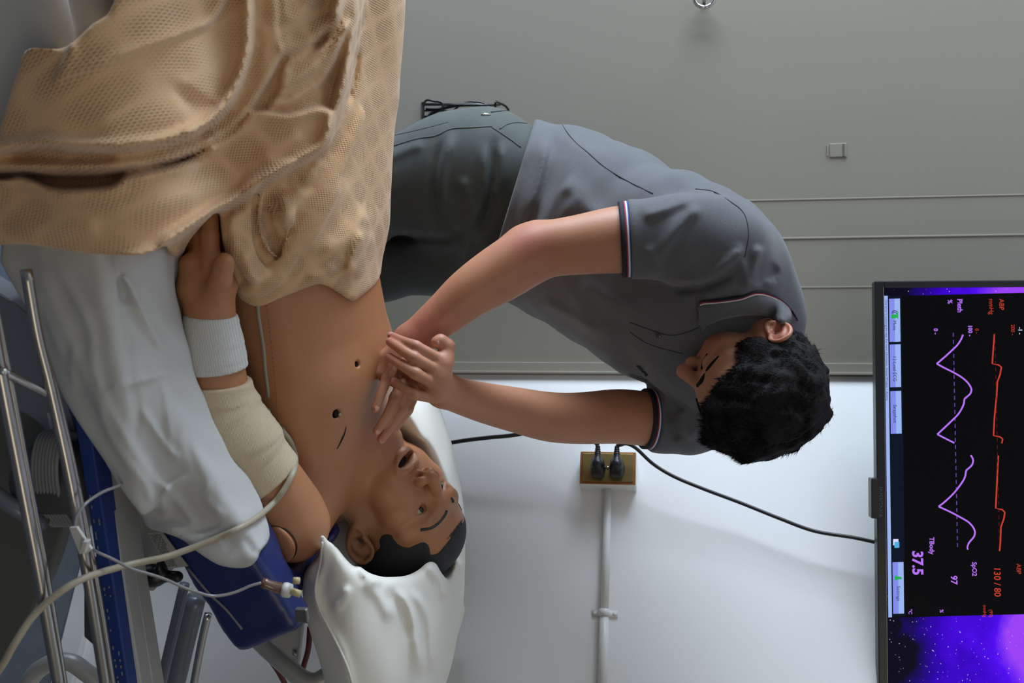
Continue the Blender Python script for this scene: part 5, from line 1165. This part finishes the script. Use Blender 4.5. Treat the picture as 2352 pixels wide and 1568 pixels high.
G_vio = glow('violet', srgb(190, 120, 255), 1.0); G_vio2 = glow('violet_dash', srgb(120, 80, 190), .8); G_red = glow('red_trace', srgb(215, 70, 50), .9); G_redd = glow('red_dash', srgb(110, 30, 20), .7); G_wh = glow('white_px', srgb(220, 225, 255), 1.0); G_ink = glow('ink_px', srgb(15, 20, 45), 1); G_gr = glow('green_px', srgb(40, 190, 90), .9); G_cy = glow('cyan_px', srgb(90, 190, 240), .9)
# starry desktop
ms = bpy.data.materials.new('starry_desktop'); ms.use_nodes = True; nt = ms.node_tree; b = nt.nodes['Principled BSDF']; N = nt.nodes.new; Lk = nt.links.new
b.inputs['Base Color'].default_value = (0, 0, 0, 1); b.inputs['Roughness'].default_value = .4; b.inputs['Specular IOR Level'].default_value = .06
tc = N('ShaderNodeTexCoord'); uvn = N('ShaderNodeUVMap'); uvn.uv_map = 'UVMap'
nz = N('ShaderNodeTexNoise'); nz.inputs['Scale'].default_value = 3.2; nz.inputs['Detail'].default_value = 4; Lk(uvn.outputs[0], nz.inputs[0])
sp = N('ShaderNodeSeparateXYZ'); Lk(uvn.outputs[0], sp.inputs[0])
gr = N('ShaderNodeMapRange'); gr.inputs[1].default_value = .0; gr.inputs[2].default_value = .55; Lk(sp.outputs[1], gr.inputs[0])
ad = N('ShaderNodeMath'); ad.operation = 'MULTIPLY_ADD'; Lk(nz.outputs['Fac'], ad.inputs[0]); ad.inputs[1].default_value = 1.3; ad.inputs[2].default_value = -.62
a2 = N('ShaderNodeMath'); a2.operation = 'ADD'; Lk(ad.outputs[0], a2.inputs[0]); Lk(gr.outputs[0], a2.inputs[1])
cr = N('ShaderNodeValToRGB'); Lk(a2.outputs[0], cr.inputs[0]); el = cr.color_ramp.elements; el[0].position = .12; el[0].color = (*srgb(12, 10, 30), 1); el[1].position = 1.15 if False else 1.0; el[1].color = (*srgb(160, 70, 255), 1)
e_ = el.new(.45); e_.color = (*srgb(52, 0, 190), 1); e_ = el.new(.75); e_.color = (*srgb(84, 10, 250), 1)
vo = N('ShaderNodeTexVoronoi'); vo.inputs['Scale'].default_value = 58; Lk(uvn.outputs[0], vo.inputs['Vector'])
vr = N('ShaderNodeMapRange'); vr.inputs[1].default_value = .05; vr.inputs[2].default_value = .15; vr.inputs[3].default_value = 1; vr.inputs[4].default_value = 0; Lk(vo.outputs['Distance'], vr.inputs[0])
vc = N('ShaderNodeSeparateColor'); Lk(vo.outputs['Color'], vc.inputs[0]); gt = N('ShaderNodeMath'); gt.operation = 'MULTIPLY'; Lk(vr.outputs[0], gt.inputs[0]); Lk(vc.outputs[0], gt.inputs[1])
mx = N('ShaderNodeMix'); mx.data_type = 'RGBA'; Lk(gt.outputs[0], mx.inputs[0]); Lk(cr.outputs[0], mx.inputs[6]); mx.inputs[7].default_value = (.75, .72, 1, 1); Lk(mx.outputs[2], b.inputs['Emission Color']); b.inputs['Emission Strength'].default_value = 1.0
sc_ = link('screen', mesh('screen', [mb(su, BZ, -.002), mb(MW - bw, BZ, -.002), mb(MW - bw, MH - bw, -.002), mb(su, MH - bw, -.002), mb(su, BZ, -.01), mb(MW - bw, BZ, -.01), mb(MW - bw, MH - bw, -.01), mb(su, MH - bw, -.01)], [(0, 1, 2, 3), (7, 6, 5, 4), (0, 4, 5, 1), (2, 6, 7, 3), (1, 5, 6, 2), (3, 7, 4, 0)]), ms, mon, smooth=False)
l = sc_.data.uv_layers.new(name='UVMap'); uvs = [(0, 0), (1.6, 0), (1.6, 1), (0, 1)]
for p in sc_.data.polygons:
    for li in p.loop_indices: l.data[li].uv = uvs[sc_.data.loops[li].vertex_index % 4]
def patch(name, pxs, m, lift=.0005):
    """flat area of the screen image; pxs in the photograph, bottom-left first, counter-clockwise"""
    V = [mpos(*q, -.002 + lift) for q in pxs]; n = len(V); V2 = [v - e3 * .0004 for v in V]
    return link(name, mesh(name, V + V2, [tuple(range(n))[::-1]] + [(i, (i + 1) % n, n + (i + 1) % n, n + i) for i in range(n)]), m, sc_, smooth=False)
def rect(name, x0, y0, x1, y1, m, lift=.0005, sk=.0135):
    f_ = lambda x, y: (x + (y - 680) * sk * .98, y - (x - 2040) * .026); return patch(name, [f_(x0, y0), f_(x0, y1), f_(x1, y1), f_(x1, y0)], m, lift)
rect('monitor_window', 2033, 680, 2420, 1418, G_black); rect('tool_bar', 2040, 680, 2070, 1416, G_bar, .0008); rect('status_strip', 2031, 679, 2039, 1417, G_btn, .0009)
def btn(y0, y1, a=2042, b_=2067):
    rect('screen_button', a, y0, (a + b_) / 2, y1, G_btn2, .0011); rect('screen_button', (a + b_) / 2, y0, b_, y1, G_btn, .0011)
btn(686, 785); btn(791, 889); btn(898, 996); btn(1291, 1409)
def stext(s, px, py, h, m, name='screen_text', bold=.0, lift=.0014, sx=1.0):
    """text whose baseline start is at a photograph point; h = cap height in photograph pixels"""
    V, Fa = text_vf(s, 1.0, .0, bold); k = h / .70 / FPX * (mpos(px, py)[1] / .97); o = mpos(px, py, -.002 + lift)
    if len(V): link(name, mesh(name, [o + e1 * v[0] * k * sx + e2 * v[1] * k for v in V], Fa), m, sc_, smooth=False)
def sline(pts, w, m, name='trace', lift=.0014, sm=0):
    q = catmull(np.array(pts, float), 6) if sm else np.array(pts, float); V = [mpos(*a_, -.002 + lift) for a_ in q]; V = np.array(V)
    d = np.gradient(V, axis=0); d /= np.linalg.norm(d, axis=1)[:, None]; n_ = np.cross(d, e3); k = w / 2 / FPX * 2.05; A_ = V + n_ * k; B_ = V - n_ * k; n = len(V)
    link(name, mesh(name, list(A_) + list(B_), [(i, i + 1, n + i + 1, n + i) for i in range(n - 1)]), m, sc_, smooth=False)
stext('Mute', 2051, 736, 7, G_ink); stext('12-Lead ECG', 2051, 817, 7, G_ink); stext('Snapshot', 2052, 929, 7, G_ink, sx=1.05); stext('Settings', 2060, 1345, 7, G_ink)
stext('One error in scanning the case. For more information, choose Window > Activity', 2033, 688, 4.5, G_ink)
patch('sound_icon', [(2047, 722), (2047, 731), (2058, 731), (2058, 728), (2063, 733), (2063, 714), (2058, 722)][::1], G_gr, .0013)
sline([(2049, 716), (2055, 713), (2061, 716)], 1.6, G_ink, 'icon_wave', sm=1); sline([(2048, 719), (2055, 717), (2061, 720)], 1.4, G_ink, 'icon_wave', sm=1)
patch('figure_icon', [(2055, 1322), (2055, 1332), (2066, 1330), (2071, 1330), (2071, 1325), (2066, 1324)], G_gr, .0013)
rect('window_icon', 2044, 1238, 2056, 1252, G_wh, .0012); rect('window_icon', 2047, 1244, 2058, 1258, G_cy, .0014)
stext('Pleth', 2199, 686, 10, G_vio, bold=.02); stext('%', 2177, 688, 9, G_vio, bold=.02); stext('ABP', 2295, 686, 9.5, G_red); stext('mmHg', 2272, 686, 8.5, G_red)
stext('100 -', 2224, 746, 8, G_vio, bold=.03); stext('0 -', 2145, 754, 8, G_vio, bold=.03); stext('0 -', 2240, 754, 7, G_red); stext('200 -', 2322, 745, 7.5, G_red); stext('-1 -', 2339, 751, 7.5, G_wh, bold=.02); stext('1 -', 2420, 753, 7.5, G_wh)
for i in range(31):
    y = 764 + i * 16.1; x = 2189.5 + (y - 764) * .0200; sline([(x, y), (x + .15, y + 9)], 1.8, G_vio2, 'dash')
for i in range(31):
    y = 764 + i * 16.1; x = 2285 + (y - 764) * .022; sline([(x, y), (x + .2, y + 9)], 1.5, G_redd, 'dash')
sline([(2212, 768), (2207, 780), (2199, 792), (2190, 801), (2175, 815), (2160, 828), (2151.5, 835)], 3.4, G_vio, sm=1)
sline([(2151.5, 835), (2170, 845), (2190, 855), (2210, 867), (2224, 880), (2231, 893), (2229, 903), (2222, 910), (2215, 916)], 3.4, G_vio, sm=1)
sline([(2215, 916), (2214, 926), (2209, 938), (2200, 952), (2185, 967), (2165, 986), (2153, 997)], 3.4, G_vio, sm=1)
sline([(2153, 997), (2172, 1007), (2192, 1017)], 3.4, G_vio, sm=1)
sline([(2230, 1045), (2235, 1056), (2232, 1068), (2219, 1080)], 3.4, G_vio, sm=1); sline([(2219, 1080), (2216, 1096), (2206, 1113), (2190, 1133), (2170, 1152), (2156, 1163)], 3.4, G_vio, sm=1)
sline([(2156, 1163), (2180, 1174), (2205, 1187), (2226, 1200), (2238, 1216), (2238, 1230), (2228, 1243), (2224, 1249)], 3.4, G_vio, sm=1); sline([(2224, 1249), (2222, 1256), (2223, 1262)], 3.0, G_vio, sm=1)
for o_, y1 in ((0, 1000),):
    sline([(2284, 767), (2279, 835), (2294, 838), (2300, 843), (2297, 860), (2291, 876), (2289, 910), (2284, 960), (2282, 1000), (2297, 1003), (2303, 1008), (2301, 1018)], 3.0, G_red)
sline([(2293, 1046), (2287, 1167), (2302, 1170), (2308, 1176), (2306, 1190), (2299, 1210), (2298, 1240), (2296, 1265)], 3.0, G_red)
stext('TBody', 2135, 1233, 9.5, G_vio, bold=.02); stext('37.5', 2096, 1264, 21, G_vio, bold=.03); stext('°C', 2087, 1398, 7, G_vio, bold=.02); stext('SpO2', 2233, 1290, 9, G_vio, bold=.02); stext('97', 2184, 1321, 13, G_vio, bold=.02); stext('%', 2159, 1399, 7, G_vio, bold=.02)
stext('130 / 80', 2283, 1301, 13, G_red, bold=.01); stext('ABP', 2335, 1294, 8.5, G_red); stext('(99)', 2272, 1399, 7, G_red); stext('mmHg', 2258, 1389, 6.5, G_red)
V, Fa = text_vf('INSIGNIA', .0135, .0002); o = mpos(2016.5, 1117, .0006); link('brand_lettering', mesh('brand_lettering', [o + e1 * v[0] * 1.05 + e2 * v[1] * .85 + e3 * v[2] for v in V], Fa), mat('lettering_grey', (.10, .10, .10), .4), mon, smooth=False)
